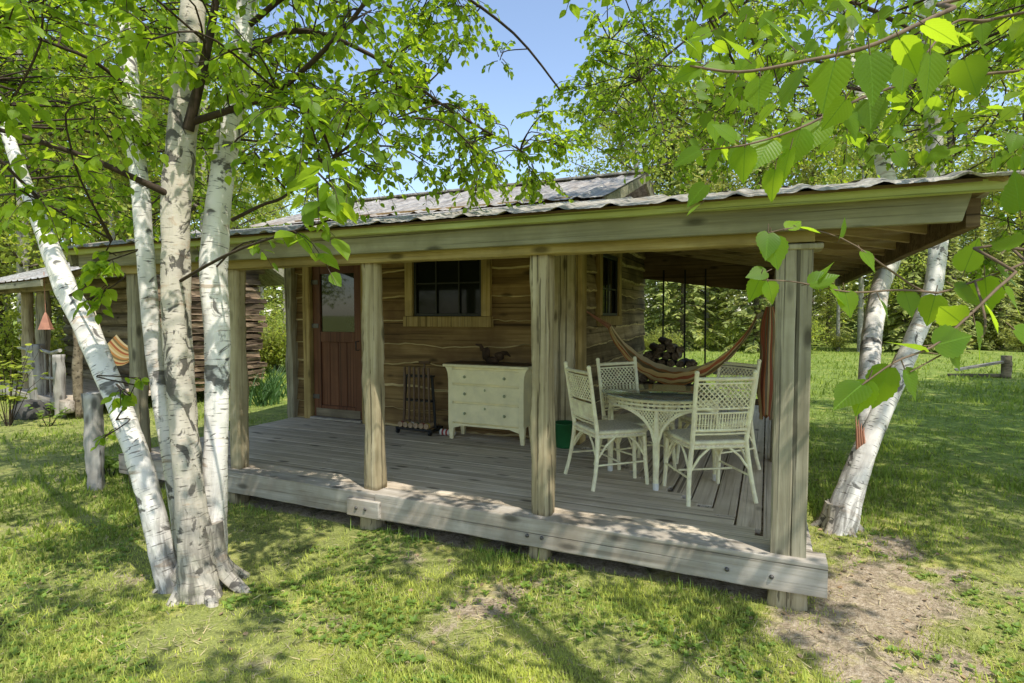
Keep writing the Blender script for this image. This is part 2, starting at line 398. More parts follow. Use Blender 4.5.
def leaf_mat(name, refl, trans, var=.3, tmix=.45, rough=.45, veins=False, spec=.35, big=False):
    t = NT(name); r = t.island()
    n = t.noise(t.coord(), 1.6 if big else .9, 5 if big else 2, .6)
    if big: n = t.ramp(n, [(.32, (0, 0, 0)), (.68, (1, 1, 1))])
    k = t.math('ADD', t.math('MULTIPLY', r, .4 if big else .65), t.math('MULTIPLY', n, .6 if big else .35))
    d = t.ramp(k, [(.15, tuple(x*(1-var) for x in refl)), (.5, refl), (.85, (refl[0]*(1+var*1.3), refl[1]*(1+var), refl[2]*(1+var*.5)))])
    tr = t.ramp(k, [(.15, tuple(x*(1-var) for x in trans)), (.5, trans), (.85, (min(trans[0]*(1+var*1.2), 1), trans[1]*(1+var*.6), trans[2]))])
    if veins:
        uv = t.coord('UV'); sp = t.n('ShaderNodeSeparateXYZ'); t.l(uv, sp.inputs[0])
        ay = t.math('ABSOLUTE', sp.outputs[1]); ph = t.math('SUBTRACT', t.math('MULTIPLY', sp.outputs[0], 9.), t.math('MULTIPLY', ay, 9.))
        w = t.math('ABSOLUTE', t.math('SINE', t.math('MULTIPLY', ph, PI)))
        vf = t.ramp(w, [(.0, (1, 1, 1)), (.16, (0, 0, 0))]); mf = t.ramp(ay, [(.008, (1, 1, 1)), (.02, (0, 0, 0))])
        vv = t.math('MAXIMUM', t.math('MULTIPLY', vf, .22), mf); bn = t.bump(t.math('ADD', w, t.math('MULTIPLY', mf, -1.)), .22, .002)
        d = t.mix(vv, d, tuple(min(1, x*1.7) for x in refl)); tr = t.mix(vv, tr, tuple(x*.55 for x in trans))
    p = t.n('ShaderNodeBsdfPrincipled'); t.l(d, p.inputs['Base Color']); p.inputs['Roughness'].default_value = rough; p.inputs['Specular IOR Level'].default_value = spec
    if veins: t.l(bn, p.inputs['Normal'])
    b = t.n('ShaderNodeBsdfTranslucent'); t.l(tr, b.inputs[0]); mx = t.n('ShaderNodeMixShader'); mx.inputs[0].default_value = tmix
    t.l(p.outputs[0], mx.inputs[1]); t.l(b.outputs[0], mx.inputs[2]); t.l(mx.outputs[0], t.out.inputs[0]); return t.m
M['leaf'] = leaf_mat('birch_leaf', (.115, .20, .02), (.50, .72, .035), .38, .54, spec=.2)
M['leaf_near'] = leaf_mat('near_leaf', (.11, .21, .02), (.52, .76, .03), .35, .55, .42, True, .22)
M['leaf_far'] = leaf_mat('far_leaf', (.27, .34, .06), (.66, .76, .11), .38, .48, .6)
M['leaf_far2'] = leaf_mat('far_leaf_yellow', (.22, .25, .055), (.54, .58, .11), .3, .45, .6)
M['needle'] = leaf_mat('spruce_needles', (.33, .38, .12), (.58, .64, .18), .38, .4, .6)
M['grass'] = leaf_mat('grass_blade', (.46, .52, .115), (.70, .76, .17), .5, .36, .6, spec=.12, big=True)
M['grass_far'] = leaf_mat('lawn_blade', (.23, .31, .055), (.42, .54, .085), .4, .36, .6, spec=.12, big=True)
M['weed'] = leaf_mat('weed_leaf', (.19, .30, .055), (.42, .58, .10), .35, .38, .5)
M['iris'] = leaf_mat('sword_leaf', (.06, .13, .035), (.16, .3, .05), .25, .35, .5)
M['straw'] = leaf_mat('straw', (.46, .40, .24), (.3, .24, .12), .35, .15, .8, spec=.1)
M['dead'] = leaf_mat('dead_leaf', (.30, .22, .14), (.28, .18, .09), .5, .2, .7)

def stripes_mat(name, cols, n):
    t = NT(name); uv = t.coord('UV'); sp = t.n('ShaderNodeSeparateXYZ'); t.l(uv, sp.inputs[0])
    fr = t.math('FRACT', t.math('MULTIPLY', sp.outputs[1], float(n)))
    c = t.ramp(fr, [(i/len(cols), c) for i, c in enumerate(cols)], 'CONSTANT')
    w = t.noise(t.map(uv, (60, 300, 1)), 1, 2); c = t.mix(t.math('MULTIPLY', w, .35), c, (.12, .08, .05))
    p = t.n('ShaderNodeBsdfPrincipled'); t.l(c, p.inputs['Base Color']); p.inputs['Roughness'].default_value = .9; p.inputs['Specular IOR Level'].default_value = .1
    b = t.n('ShaderNodeBsdfTranslucent'); t.l(c, b.inputs[0]); mx = t.n('ShaderNodeMixShader'); mx.inputs[0].default_value = .3
    t.l(p.outputs[0], mx.inputs[1]); t.l(b.outputs[0], mx.inputs[2]); t.l(mx.outputs[0], t.out.inputs[0]); return t.m
M['hammock'] = stripes_mat('striped_hammock_cloth', [(.75, .52, .22), (.55, .16, .07), (.82, .64, .32), (.30, .22, .10), (.68, .32, .11), (.85, .70, .40)], 2)
M['cloth'] = stripes_mat('hanging_striped_cloth', [(.42, .13, .07), (.30, .24, .13), (.58, .2, .09), (.20, .15, .09), (.66, .5, .26)], 5)

# ------------------------------------------------------------------ value noise shared by ground and grass
LAT = RNG.random((256, 256))
def vnoise(x, y, s):
    x = np.asarray(x)*s+100.5; y = np.asarray(y)*s+100.5; i = np.floor(x).astype(int); j = np.floor(y).astype(int); u = x-i; v = y-j
    u = u*u*(3-2*u); v = v*v*(3-2*v); a = lambda p, q: LAT[(i+p) % 256, (j+q) % 256]
    return (a(0, 0)*(1-u)+a(1, 0)*u)*(1-v)+(a(0, 1)*(1-u)+a(1, 1)*u)*v
def ell(x, y, cx, cy, rx, ry): return np.exp(-(((x-cx)/rx)**2+((y-cy)/ry)**2))
def dirt(x, y):
    n = .5*vnoise(x, y, 1.1)+.3*vnoise(x, y, 2.7)+.2*vnoise(x, y, 6.5)
    near = np.exp(-(np.hypot(x+1, y-3)/6)**2)
    d = (n-.56)*2.6*near
    d = d+.55*ell(x, y, .7, 4.4, .4, .9)+.42*ell(x, y, .72, 3.1, .3, .7)+.22*ell(x, y, -2.6, 3.05, .8, .3)+.18*ell(x, y, -1.6, 2.7, .7, .3)+.4*ell(x, y, -3.2, 2.4, .4, .4)+.3*ell(x, y, .6, 5.4, .5, .6)-.05
    under = ((x > -6.0) & (x < .15) & (y > 3.8) & (y < 10.05))
    return np.clip(d*1.7*(.15+1.35*vnoise(x, y, 3.6)*(.5+vnoise(x, y, 9.))), 0, 1)*np.where(under, 0, 1)+np.where(under, 1, 0)
def gz(x, y): return .02*(vnoise(x, y, .7)-.5)+.016*(vnoise(x, y, 3.1)-.5)

def ground():
    xs = np.concatenate([[-500, -250, -120, -60, -35, -25, -18], np.arange(-14, 8.01, .09), [10, 14, 20, 30, 45, 70, 120, 250, 500]])
    ys = np.concatenate([[-500, -200, -80, -30, -12, -5, -2], np.arange(-.5, 16, .09), [17, 19, 22, 26, 32, 40, 55, 80, 130, 250, 600]])
    X, Y = np.meshgrid(xs, ys); Zz = gz(X, Y)*np.exp(-(np.hypot(X+2, Y-4)/12)**2)
    nx, ny = len(xs), len(ys); a = (np.arange(ny-1)[:, None]*nx+np.arange(nx-1)[None]).ravel()
    mb = MB(); mb.add(np.stack([X, Y, Zz], -1).reshape(-1, 3), np.stack([a, a+1, a+nx+1, a+nx], 1), 0, True)
    t = NT('lawn_ground'); at_ = t.n('ShaderNodeAttribute', attribute_name='dirt').outputs['Fac']; co = t.coord()
    n1 = t.noise(co, 1.2, 6, .65); n2 = t.noise(co, 14, 5, .7); n3 = t.noise(co, 60, 4, .7)
    g = t.ramp(n1, [(.3, (.13, .19, .04)), (.5, (.31, .36, .085)), (.7, (.50, .49, .17))])
    g = t.mix(t.ramp(n2, [(.35, (0, 0, 0)), (.62, (1, 1, 1))]), (.13, .17, .04), g)
    g = t.mix(.5, g, t.ramp(n3, [(.3, (.13, .15, .04)), (.7, (.62, .60, .22))]))
    sp = t.n('ShaderNodeSeparateXYZ'); t.l(co, sp.inputs[0]); far = t.ramp(t.math('MULTIPLY', sp.outputs[1], .1), [(.55, (0, 0, 0)), (.9, (1, 1, 1))])
    g = t.mix(t.math('MULTIPLY', far, .8), g, t.ramp(n2, [(.35, (.11, .18, .03)), (.65, (.26, .35, .07))]))
    s = t.ramp(t.math('ADD', t.math('MULTIPLY', n2, .5), t.math('MULTIPLY', n3, .5)), [(.30, (.14, .10, .065)), (.5, (.42, .33, .225)), (.70, (.70, .60, .46))])
    f = t.math('ADD', at_, t.math('MULTIPLY', t.math('SUBTRACT', n2, .5), .9))
    c = t.mix(t.ramp(f, [(.22, (0, 0, 0)), (.5, (1, 1, 1))]), g, s)
    n5 = t.noise(co, 5.5, 6, .7, .4); c = t.mix(t.ramp(n5, [(.36, (.75, .75, .75)), (.47, (0, 0, 0))]), c, (.07, .075, .03)); c = t.mix(t.ramp(t.noise(co, 2.6, 4, .6), [(.56, (0, 0, 0)), (.68, (.7, .7, .7))]), c, (.60, .56, .15))
    m = t.fin(c, .95, t.bump(t.math('ADD', n2, t.math('MULTIPLY', n3, .5)), .8, .04), .1)
    o = mb.build('ground', m); at2 = o.data.attributes.new('dirt', 'FLOAT', 'POINT')
    at2.data.foreach_set('value', dirt(X, Y).ravel().astype(np.float32)); tag(o, kind='structure')
ground()

def blocked(x, y):
    b = ((x > -6.05) & (x < .12) & (y > 3.78) & (y < 10.1)) | ((x > -6.2) & (x < -2) & (y > 6) & (y < 10.4))
    b |= (np.hypot(x+3.4, y-2.42) < .17) | (np.hypot(x-.56, y-5.35) < .13)
    return b
def grass():
    mb = MB()
    def sow(n, r0, r1, hs, w, tall=1.0):
        th = YAW+np.radians(RNG.uniform(-49, 49, n)); r = r0*np.exp(RNG.random(n)*math.log(r1/r0))
        x = -np.sin(th)*r+RNG.normal(0, .25, n); y = np.cos(th)*r+RNG.normal(0, .25, n)
        den = (1-dirt(x, y))*(.10+1.1*np.clip(vnoise(x, y, 2.2)*1.7-.35+.4*vnoise(x, y, 7), 0, 1))
        k = (RNG.random(n) < den) & ~blocked(x, y); x, y, r = x[k], y[k], r[k]; m = len(x)
        z = gz(x, y)*np.exp(-(np.hypot(x+2, y-4)/12)**2)
        a = RNG.uniform(0, 2*PI, m); lean = RNG.uniform(.15, 1.1, m)
        D = np.stack([np.cos(a)*lean, np.sin(a)*lean, np.ones(m)], 1); N = np.stack([np.cos(a+PI), np.sin(a+PI), np.full(m, .6)], 1)
        sz = hs*(.5+RNG.random(m)**2*1.3)*(.5+.9*vnoise(x, y, 1.6))
        tm = (BLADE[0]*V(1, w/hs, 1), BLADE[1])
        mb.leaves(np.stack([x, y, z-.004], 1), D, N, sz, tm)
    sow(300000, 1.5, 7, .027, .0055); sow(110000, 1.5, 4.2, .032, .0042)
    tag(mb.build('lawn_grass', M['grass']), 'short patchy green lawn grass around the cabin', 'grass', kind='stuff'); mb = MB()
    sow(120000, 5.5, 16, .05, .012); sow(70000, 14, 34, .085, .03)
    tag(mb.build('field_grass', M['grass_far']), 'mown green grass of the open lawn behind the cabin', 'grass', kind='stuff'); mb = MB()
    # taller fringe along the deck
    n = 1100; x = RNG.uniform(-6, .3, n); y = 3.72-np.abs(RNG.normal(0, .10, n)); k = RNG.random(n) < np.clip(vnoise(x, y, 3)*1.8-.5, 0, 1); x, y = x[k], y[k]; m = len(x)
    a = RNG.uniform(0, 2*PI, m)
    mb.leaves(np.stack([x, y, np.zeros(m)], 1), np.stack([np.cos(a)*.4, np.sin(a)*.4, np.ones(m)], 1), np.stack([-np.cos(a), -np.sin(a), np.full(m, .4)], 1), RNG.uniform(.03, .12, m), (BLADE[0]*V(1, .08, 1), BLADE[1]))
    tag(mb.build('fringe_grass', M['weed']), 'taller grass tufts growing along the porch edge', 'grass', kind='stuff')
    mb = MB(); n = 26000                       # clover and dandelion leaves
    th = YAW+np.radians(RNG.uniform(-47, 47, n)); r = 1.6*np.exp(RNG.random(n)*math.log(6/1.6)); x = -np.sin(th)*r; y = np.cos(th)*r
    k = (vnoise(x, y, 1.7)+.4*vnoise(x, y, 6) > .66) & ~blocked(x, y) & (RNG.random(n) > dirt(x, y)*.8); x, y = x[k], y[k]
    ps, ds, ns, ss = [], [], [], []
    for xx, yy in zip(x, y):
        q = random.randint(3, 6); a0 = random.uniform(0, 6.28); s_ = random.choice((random.uniform(.007, .014), random.uniform(.007, .016), random.uniform(.012, .034)))
        for j in range(q):
            a = a0+6.28*j/q+random.uniform(-.2, .2); el = random.uniform(.2, .8)
            ps.append((xx, yy, .008)); ds.append((math.cos(a), math.sin(a), el)); ns.append((-math.cos(a)*el, -math.sin(a)*el, 1)); ss.append(s_*random.uniform(.7, 1.3))
    mb.leaves(ps, ds, ns, ss, L_MID); tag(mb.build('ground_weeds', M['weed']), 'low clover and dandelion leaves growing through the lawn', 'ground cover', kind='stuff')
    mb = MB(); n = 42000                      # straw: last year's dry blades lying in the sward
    th = YAW+np.radians(RNG.uniform(-49, 49, n)); rr = 1.5*np.exp(RNG.random(n)*math.log(11/1.5)); x = -np.sin(th)*rr; y = np.cos(th)*rr
    k = (RNG.random(n) < .15+1.1*vnoise(x, y, 1.9)*vnoise(x, y, 5.1)*1.6) & ~blocked(x, y); x, y = x[k], y[k]; m = len(x); a = RNG.uniform(0, 6.28, m)
    mb.leaves(np.stack([x, y, gz(x, y)+.006], 1), np.stack([np.cos(a), np.sin(a), RNG.uniform(.0, .45, m)], 1), np.stack([RNG.normal(0, .4, m), RNG.normal(0, .4, m), np.ones(m)], 1), RNG.uniform(.02, .07, m), (BLADE[0]*V(1, .09, 1), BLADE[1]))
    tag(mb.build('dry_grass', M['straw']), 'dry straw coloured grass blades lying in the lawn', 'dry grass', kind='stuff')
    mb = MB(); n = 420
    th = YAW+np.radians(RNG.uniform(-45, 45, n)); r = 1.7*np.exp(RNG.random(n)*math.log(5)); x = -np.sin(th)*r; y = np.cos(th)*r
    x[:170] = RNG.normal(.65, .4, 170); y[:170] = RNG.normal(4.6, 1.0, 170); k = ~blocked(x, y); x, y = x[k], y[k]; n = len(x)
    a = RNG.uniform(0, 6.28, n); tl = RNG.normal(0, .35, (n, 3)); 
    mb.leaves(np.stack([x, y, gz(x, y)+.012], 1), np.stack([np.cos(a), np.sin(a), tl[:, 0]*.5], 1), np.stack([tl[:, 1], tl[:, 2], np.ones(n)], 1), RNG.uniform(.012, .042, n), L_MID)
    tag(mb.build('leaf_litter', M['dead']), 'scattered dry brown leaves lying on the bare soil and lawn', 'leaf litter', kind='stuff')
grass()

# ------------------------------------------------------------------ the log cabin with its wrap-around porch
CX = (-3.0, 5.0, 0.0)
cabin = thing('log_cabin', 'weathered brown slab sided cabin with a wrap around porch and tin roof', 'cabin', CX)
DZ = .307
def siding(mb, org, ud, nd, u0, u1, z0, z1, holes=(), seed=0, hgt=(.24, .34), e=0):
    g = np.random.default_rng(seed); z = z0; org = arr(org); ud = arr(ud); nd = arr(nd)
    while z < z1-.02:
        h = min(g.uniform(*hgt), z1-z+.04)
        segs = [(u0, u1)]
        for (a, b, za, zb) in holes:
            if z+h*.5 > za-.02 and z+h*.5 < zb+.02:
                ns = []
                for (s0, s1) in segs:
                    if b <= s0 or a >= s1: ns.append((s0, s1)); continue
                    if a > s0+.02: ns.append((s0, a))
                    if b < s1-.02: ns.append((b, s1))
                segs = ns
        for (s0, s1) in segs:
            if s1-s0 < .03: continue
            n = max(3, int((s1-s0)/.09)); us = np.linspace(s0, s1, n+1); ph = g.uniform(0, 6, 4); amp = g.uniform(.006, .02)
            zb = z+amp*(np.sin(us*3.1+ph[0])+.6*np.sin(us*8.3+ph[1])+.35*g.normal(0, 1, n+1))
            th = g.uniform(.034, .062); tilt = g.uniform(.0, .012)
            P = lambda u, d, zz: org+u[:, None]*ud+d*nd+np.stack([0*u, 0*u, zz], 1)
            ew = g.uniform(.010, .032)
            rows = [P(us, .006, np.full(n+1, z+h+.015)), P(us, .012+tilt, np.full(n+1, z+h+.012)), P(us, th+tilt, zb+ew), P(us, th-.004, zb), P(us, 0, zb)]
            vs = np.concatenate(rows); K = n+1; fs = []; mi = []
            for r_ in range(4):
                for k in range(n):
                    fs.append((r_*K+k, r_*K+k+1, (r_+1)*K+k+1, (r_+1)*K+k)); mi.append(e if r_ in (2, 3) else 0)
            fs.append((0, K, 2*K, 3*K, 4*K)); mi.append(0); fs.append(tuple(r_*K+n for r_ in range(5))[::-1]); mi.append(0)
            mb.add(vs, fs, np.array(mi), False)
        z += h

DOOR = (-5.78, -4.88); WIN = (-4.21, -3.01)
mb = MB(); siding(mb, (0, 6.2, 0), (1, 0, 0), (0, -1, 0), -6.14, -2.02, .30, 3.02, [(-5.90, -4.80, .2, 2.52), (-4.12, -3.10, 1.66, 2.75)], 3, e=1)
mb.box(-6.1, -5.9, 6.21, 6.26, .1, 3.0); mb.box(-4.8, -4.14, 6.21, 6.26, .1, 3.0); mb.box(-3.08, -2.05, 6.21, 6.26, .1, 3.0); mb.box(-4.14, -3.08, 6.21, 6.26, .1, 1.7); mb.box(-5.9, -3.08, 6.21, 6.26, 2.66, 3.0)
mb.build('front_wall', [M['slab'], M['edge']], cabin)
mb = MB(); siding(mb, (-2.0, 0, 0), (0, 1, 0), (1, 0, 0), 6.2, 10.1, .12, 3.0, [(7.0, 8.04, 1.68, 2.6)], 5, (.17, .27), e=1)
mb.box(-2.06, -2.01, 6.2, 7.0, .1, 3.0); mb.box(-2.06, -2.01, 8.04, 10.1, .1, 3.0); mb.box(-2.06, -2.01, 7.0, 8.04, .1, 1.7); mb.box(-2.06, -2.01, 7.0, 8.04, 2.58, 3.0)
mb.build('side_wall', [M['slab_y'], M['edge']], cabin)
mb = MB()
for k in range(10): mb.box(-6.14, -2.0, 10.06, 10.12, .1+k*.29, .38+k*.29)
mb.build('back_wall', M['slab'], cabin)
mb = MB()
for k in range(10): mb.box(-6.16, -6.1, 6.2, 10.1, .1+k*.29, .38+k*.29)
mb.build('end_wall', M['slab_y'], cabin)
for (x, y, w) in ((-2.08, 6.13, .26), (-6.13, 6.14, .12)):
    mb = MB(); mb.rough((x, y, .2), (x, y, 3.0), w, .14, (0, 1, 0), 16, .006, .12, seed=int(w*100)); mb.build('corner_post', M['post'] if w > .2 else M['post_grey'], cabin)
mb = MB(); mb.rough((-1.94, 6.24, .2), (-1.94, 6.24, 3.0), .10, .20, (0, 1, 0), 16, .004, .12, seed=9); mb.build('corner_post', M['trim'], cabin)
# gable triangle
mb = MB()
for k in range(4):
    z0 = 3.0+k*.19; hw = (3.66-z0-.18)/.345
    if hw > .1: mb.box(-2.03, -1.99, 8.2-hw, 8.2+hw, z0, z0+.18)
mb.build('gable_boards', M['slab_y'], cabin)

# door
d = MB(); x0, x1 = -5.76, -4.92; zb = .345; zt = 2.42
d.box(x0, x0+.13, 6.155, 6.20, zb, zt); d.box(x1-.13, x1, 6.155, 6.20, zb, zt)
d.box(x0+.13, x1-.13, 6.155, 6.20, zt-.11, zt); d.box(x0+.13, x1-.13, 6.155, 6.20, 1.38, 1.52); d.box(x0+.13, x1-.13, 6.155, 6.20, zb, zb+.16)
for k in range(4):
    w = (x1-x0-.26)/4; d.box(x0+.13+k*w+.003, x0+.13+(k+1)*w-.003, 6.172, 6.195, zb+.16, 1.38, .006)
door = d.build('door', M['door'], cabin)
MB().box(x0+.125, x1-.125, 6.178, 6.186, 1.51, zt-.105, .001).build('pane', M['doorglass'], door)
h = MB(); h.tube([(x1-.06, 6.15, 1.28), (x1-.06, 6.10, 1.28), (x1-.06, 6.10, 1.40), (x1-.06, 6.15, 1.40)], .008, 6); h.build('handle', M['blackmetal'], door)
for z in (2.2, 1.6, .62):
    MB().box(x0-.02, x0+.10, 6.146, 6.153, z-.03, z+.03, .002).build('hinge', M['steel'], door)
fr = MB(); fr.rough((-5.84, 6.15, .31), (-5.84, 6.15, 2.56), .12, .1, (0, 1, 0), 14, .003, .15, seed=21); fr.rough((-4.84, 6.15, .31), (-4.84, 6.15, 2.56), .12, .1, (0, 1, 0), 14, .003, .15, seed=22)
fr.box(-5.9, -4.78, 6.11, 6.2, 2.43, 2.55); fr.build('door_frame', M['trim'], cabin)
MB().box(-5.78, -4.9, 6.08, 6.2, .308, .343, .006).build('threshold', M['rim'], cabin)
MB().box(-5.72, -4.96, 6.146, 6.157, .35, .46, .004).build('kick_board', M['oldlog'], door)

def window(pts_axis, a0, a1, z0, z1, off, parent, cols=3, rows=2):
    """pts_axis 'x': wall facing -y at y=off ; 'y': wall facing +x at x=off"""
    def bx(m, u0, u1, d0, d1, za, zb_, b=.004):
        if pts_axis == 'x': m.box(u0, u1, off-d1, off-d0, za, zb_, b)
        else: m.box(off+d0, off+d1, u0, u1, za, zb_, b)
    t = MB(); w = .115
    bx(t, a0-w, a0, .0, .065, z0-.0, z1+.1); bx(t, a1, a1+w, .0, .065, z0-.0, z1+.1); bx(t, a0-w-.02, a1+w+.02, .0, .075, z0-.13, z0-.003); bx(t, a0-w, a1+w, .0, .07, z1+.103, z1+.2)
    wnd = t.build('window', M['trim'], parent)
    f = MB(); s = .035
    bx(f, a0+.003, a0+s, .005, .035, z0, z1+.1); bx(f, a1-s, a1-.003, .005, .035, z0, z1+.1); bx(f, a0+s, a1-s, .005, .035, z0, z0+s); bx(f, a0+s, a1-s, .005, .035, z1+.05, z1+.1)
    for k in range(1, cols): u = a0+(a1-a0)*k/cols; bx(f, u-.009, u+.009, .006, .026, z0+s, z1+.05, .002)
    for k in range(1, rows): z = z0+(z1-z0)*k/rows; bx(f, a0+s, a1-s, .0065, .024, z-.009, z+.009, .002)
    f.build('frame', M['frame_dark'], wnd)
    p = MB(); bx(p, a0, a1, -.012, -.004, z0, z1+.1, .001); p.build('pane', M['glasspane'], wnd)
window('x', -4.09, -3.12, 1.735, 2.55, 6.165, cabin)
window('y', 7.08, 7.98, 1.74, 2.45, -1.965, cabin, 2, 2)

# deck: boards parallel to the front left of the mitre, boards running back right of it
def mit(x): return 3.86+(.2-x)*(6.2-3.86)/(2.2)        # mitre line y(x)
mb = MB(); y = 3.905; k = 0
while y < 6.15:
    w = random.uniform(.135, .15); xe = .2-(y+w/2-3.86)*(2.2)/(6.2-3.86)-.012
    dz = random.uniform(-.001, .001); xs = [-6.1]; cut = random.uniform(-4.6, -2.8)
    if cut < xe-.4: xs.append(cut)
    xs.append(xe)
    for a, b in zip(xs[:-1], xs[1:]): mb.box(a+.002, b-.002, y, min(y+w-.003, 6.15), DZ-.035+dz, DZ+dz, .0025)
    y += w; k += 1
deck1 = mb.build('deck', M['deck'], cabin)
mb = MB(); x = .17
while x > -1.95:
    w = .172; y0 = max(mit(x-w/2)+.012, 3.95); dz = random.uniform(-.003, .003)
    mb.box(x-w, x-.012, y0, 10.05, DZ-.035+dz, DZ+dz, .004); x -= w
mb.build('deck', M['deck_y'], cabin)
# joists
mb = MB()
for x in np.arange(-5.9, .1, .6): mb.box(x-.02, x+.02, 3.92, 6.15, .13, DZ-.04)
for y in np.arange(6.4, 10.0, .6): mb.box(-1.95, .12, y-.02, y+.02, .13, DZ-.04)
mb.build('joists', M['oldlog'], cabin)
# rim beams (two lengths spliced at the second post)
a = MB(); a.rough((-6.12, 3.81, .212), (-2.86, 3.81, .212), .18, .20, (0, 0, 1), 40, .0018, .05, seed=31); a.build('rim_beam', M['rim'], cabin)
a = MB(); a.rough((-2.855, 3.80, .212), (.345, 3.80, .212), .19, .205, (0, 0, 1), 40, .0018, .05, seed=32); a.build('rim_beam', M['rim'], cabin)
a = MB(); a.box(-3.12, -2.80, 3.675, 3.712, .12, .26, .006); a.build('splice_plate', M['rim'], cabin)
a = MB(); a.rough((.24, 3.9, .2), (.24, 10.05, .2), .08, .18, (0, 0, 1), 20, .003, .1, seed=33); a.build('side_rim_beam', M['rim'], cabin)
for (x, y) in ((-3.02, .0), (-2.93, .0), (-1.53, 0), (-1.42, 0), (-.2, 0), (.05, 0)):
    MB().ball((x, 3.675 if x < -2.8 else 3.70, .19), .014, 8).build('bolt', M['steel'], cabin)
PX = [-5.97, -4.53, -2.975, -1.475, .135]; PWd = [.145, .128, .142, .148, .20]
for i, (x, w) in enumerate(zip(PX, PWd)):
    mb = MB()
    if i == 4:
        mb.rough((x-.041, 3.85, .306), (x-.041, 3.85, 2.17), .108, .19, (0, 1, 0), 26, .002, .08, seed=40); mb.rough((x+.058, 3.853, .306), (x+.058, 3.853, 2.17), .086, .185, (0, 1, 0), 26, .002, .08, seed=41)
        mb.box(x-.15, x+.15, 3.74, 3.96, 2.135, 2.168, .006)
    else: mb.rough((x, 3.86, .306), (x, 3.86, 2.18), w, w, (0, 1, 0), 40, .0055, .2, seed=50+i, taper=.95)
    mb.build('porch_post', M['post_grey'] if i in (0, 4) else M['post'], cabin)
    mb = MB(); mb.rough((x, 3.83, -.1), (x, 3.83, .118), w*1.05, .17, (0, 1, 0), 4, .006, .2, seed=60+i); mb.build('footing', M['post'], cabin)
for y in (6.2, 9.9):
    mb = MB(); mb.rough((.14, y, .306), (.14, y, 2.18), .18, .18, (0, 1, 0), 20, .005, .2, seed=70+int(y)); mb.build('porch_post', M['post_grey'], cabin)
    mb = MB(); mb.rough((.14, y, -.1), (.14, y, .30), .18, .18, (0, 1, 0), 4, .005, .2, seed=71+int(y)); mb.build('footing', M['post'], cabin)
# header, beams, fascia
mb = MB(); mb.rough((-6.5, 3.83, 2.225), (.24, 3.83, 2.225), .16, .105, (0, 0, 1), 40, .003, .08, seed=80); mb.build('header_beam', M['beam'], cabin)
def slab_poly(mb, pts, y0, y1):   # extruded polygon in xz
    n = len(pts); vs = [(x, y0, z) for x, z in pts]+[(x, y1, z) for x, z in pts]
    mb.add(vs, [tuple(range(n))[::-1] if False else tuple(range(n)), tuple(range(n, 2*n))[::-1]]+[(i, i+n, (i+1) % n+n, (i+1) % n) for i in range(n)])
mb = MB(); slab_poly(mb, [(-6.55, 2.245), (-3.0, 2.235), (.90, 2.235), (.945, 2.40), (-3.0, 2.398), (-6.55, 2.41)], 3.645, 3.70); mb.build('header_board', M['header'], cabin)
mb = MB(); mb.rough((-6.7, 3.585, 2.396), (1.10, 3.585, 2.396), .05, .056, (0, 0, 1), 40, .002, .08, seed=81); mb.build('fascia_board', M['fascia'], cabin)
mb = MB(); mb.rough((-6.62, 3.60, 2.33), (-6.62, 6.1, 2.85), .16, .05, (1, 0, 0), 12, .003, .08, seed=82); mb.build('rake_board', M['header'], cabin)
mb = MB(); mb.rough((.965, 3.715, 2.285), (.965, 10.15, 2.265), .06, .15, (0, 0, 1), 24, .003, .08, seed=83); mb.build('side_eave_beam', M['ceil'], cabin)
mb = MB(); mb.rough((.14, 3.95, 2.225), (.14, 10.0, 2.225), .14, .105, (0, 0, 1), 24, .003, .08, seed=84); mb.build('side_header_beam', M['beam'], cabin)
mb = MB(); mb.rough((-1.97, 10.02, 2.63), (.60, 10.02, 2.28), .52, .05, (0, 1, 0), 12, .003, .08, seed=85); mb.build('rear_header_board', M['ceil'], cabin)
SF = .21; SX = (3.037-2.47)/(1.08+2.0)
for x in np.arange(-6.3, 1.0, .62):
    ym = 6.15 if x < -2 else 3.47+(1.08-x)*(6.2-3.47)/3.08
    if ym < 3.9: continue
    mb = MB(); mb.bar((x, 3.71, 2.47-.135+SF*.24), (x, ym, 2.47-.135+SF*(ym-3.47)), .045, .09); mb.build('rafter', M['rafter'], cabin)
for y in np.arange(4.05, 10.0, .5):
    xl = -1.95 if y > 6.2 else 1.08-(y-3.47)*3.08/2.73+.03
    mb = MB(); mb.bar((xl, y, 2.47-.15+SX*(1.08-xl)), (.95, y, 2.47-.15+SX*.10), .05, .12); mb.build('rafter', M['rafter'], cabin)
mb = MB(); mb.bar((.93, 3.72, 2.36), (-1.95, 6.15, 2.88), .05, .12); mb.build('hip_rafter', M['rafter'], cabin)
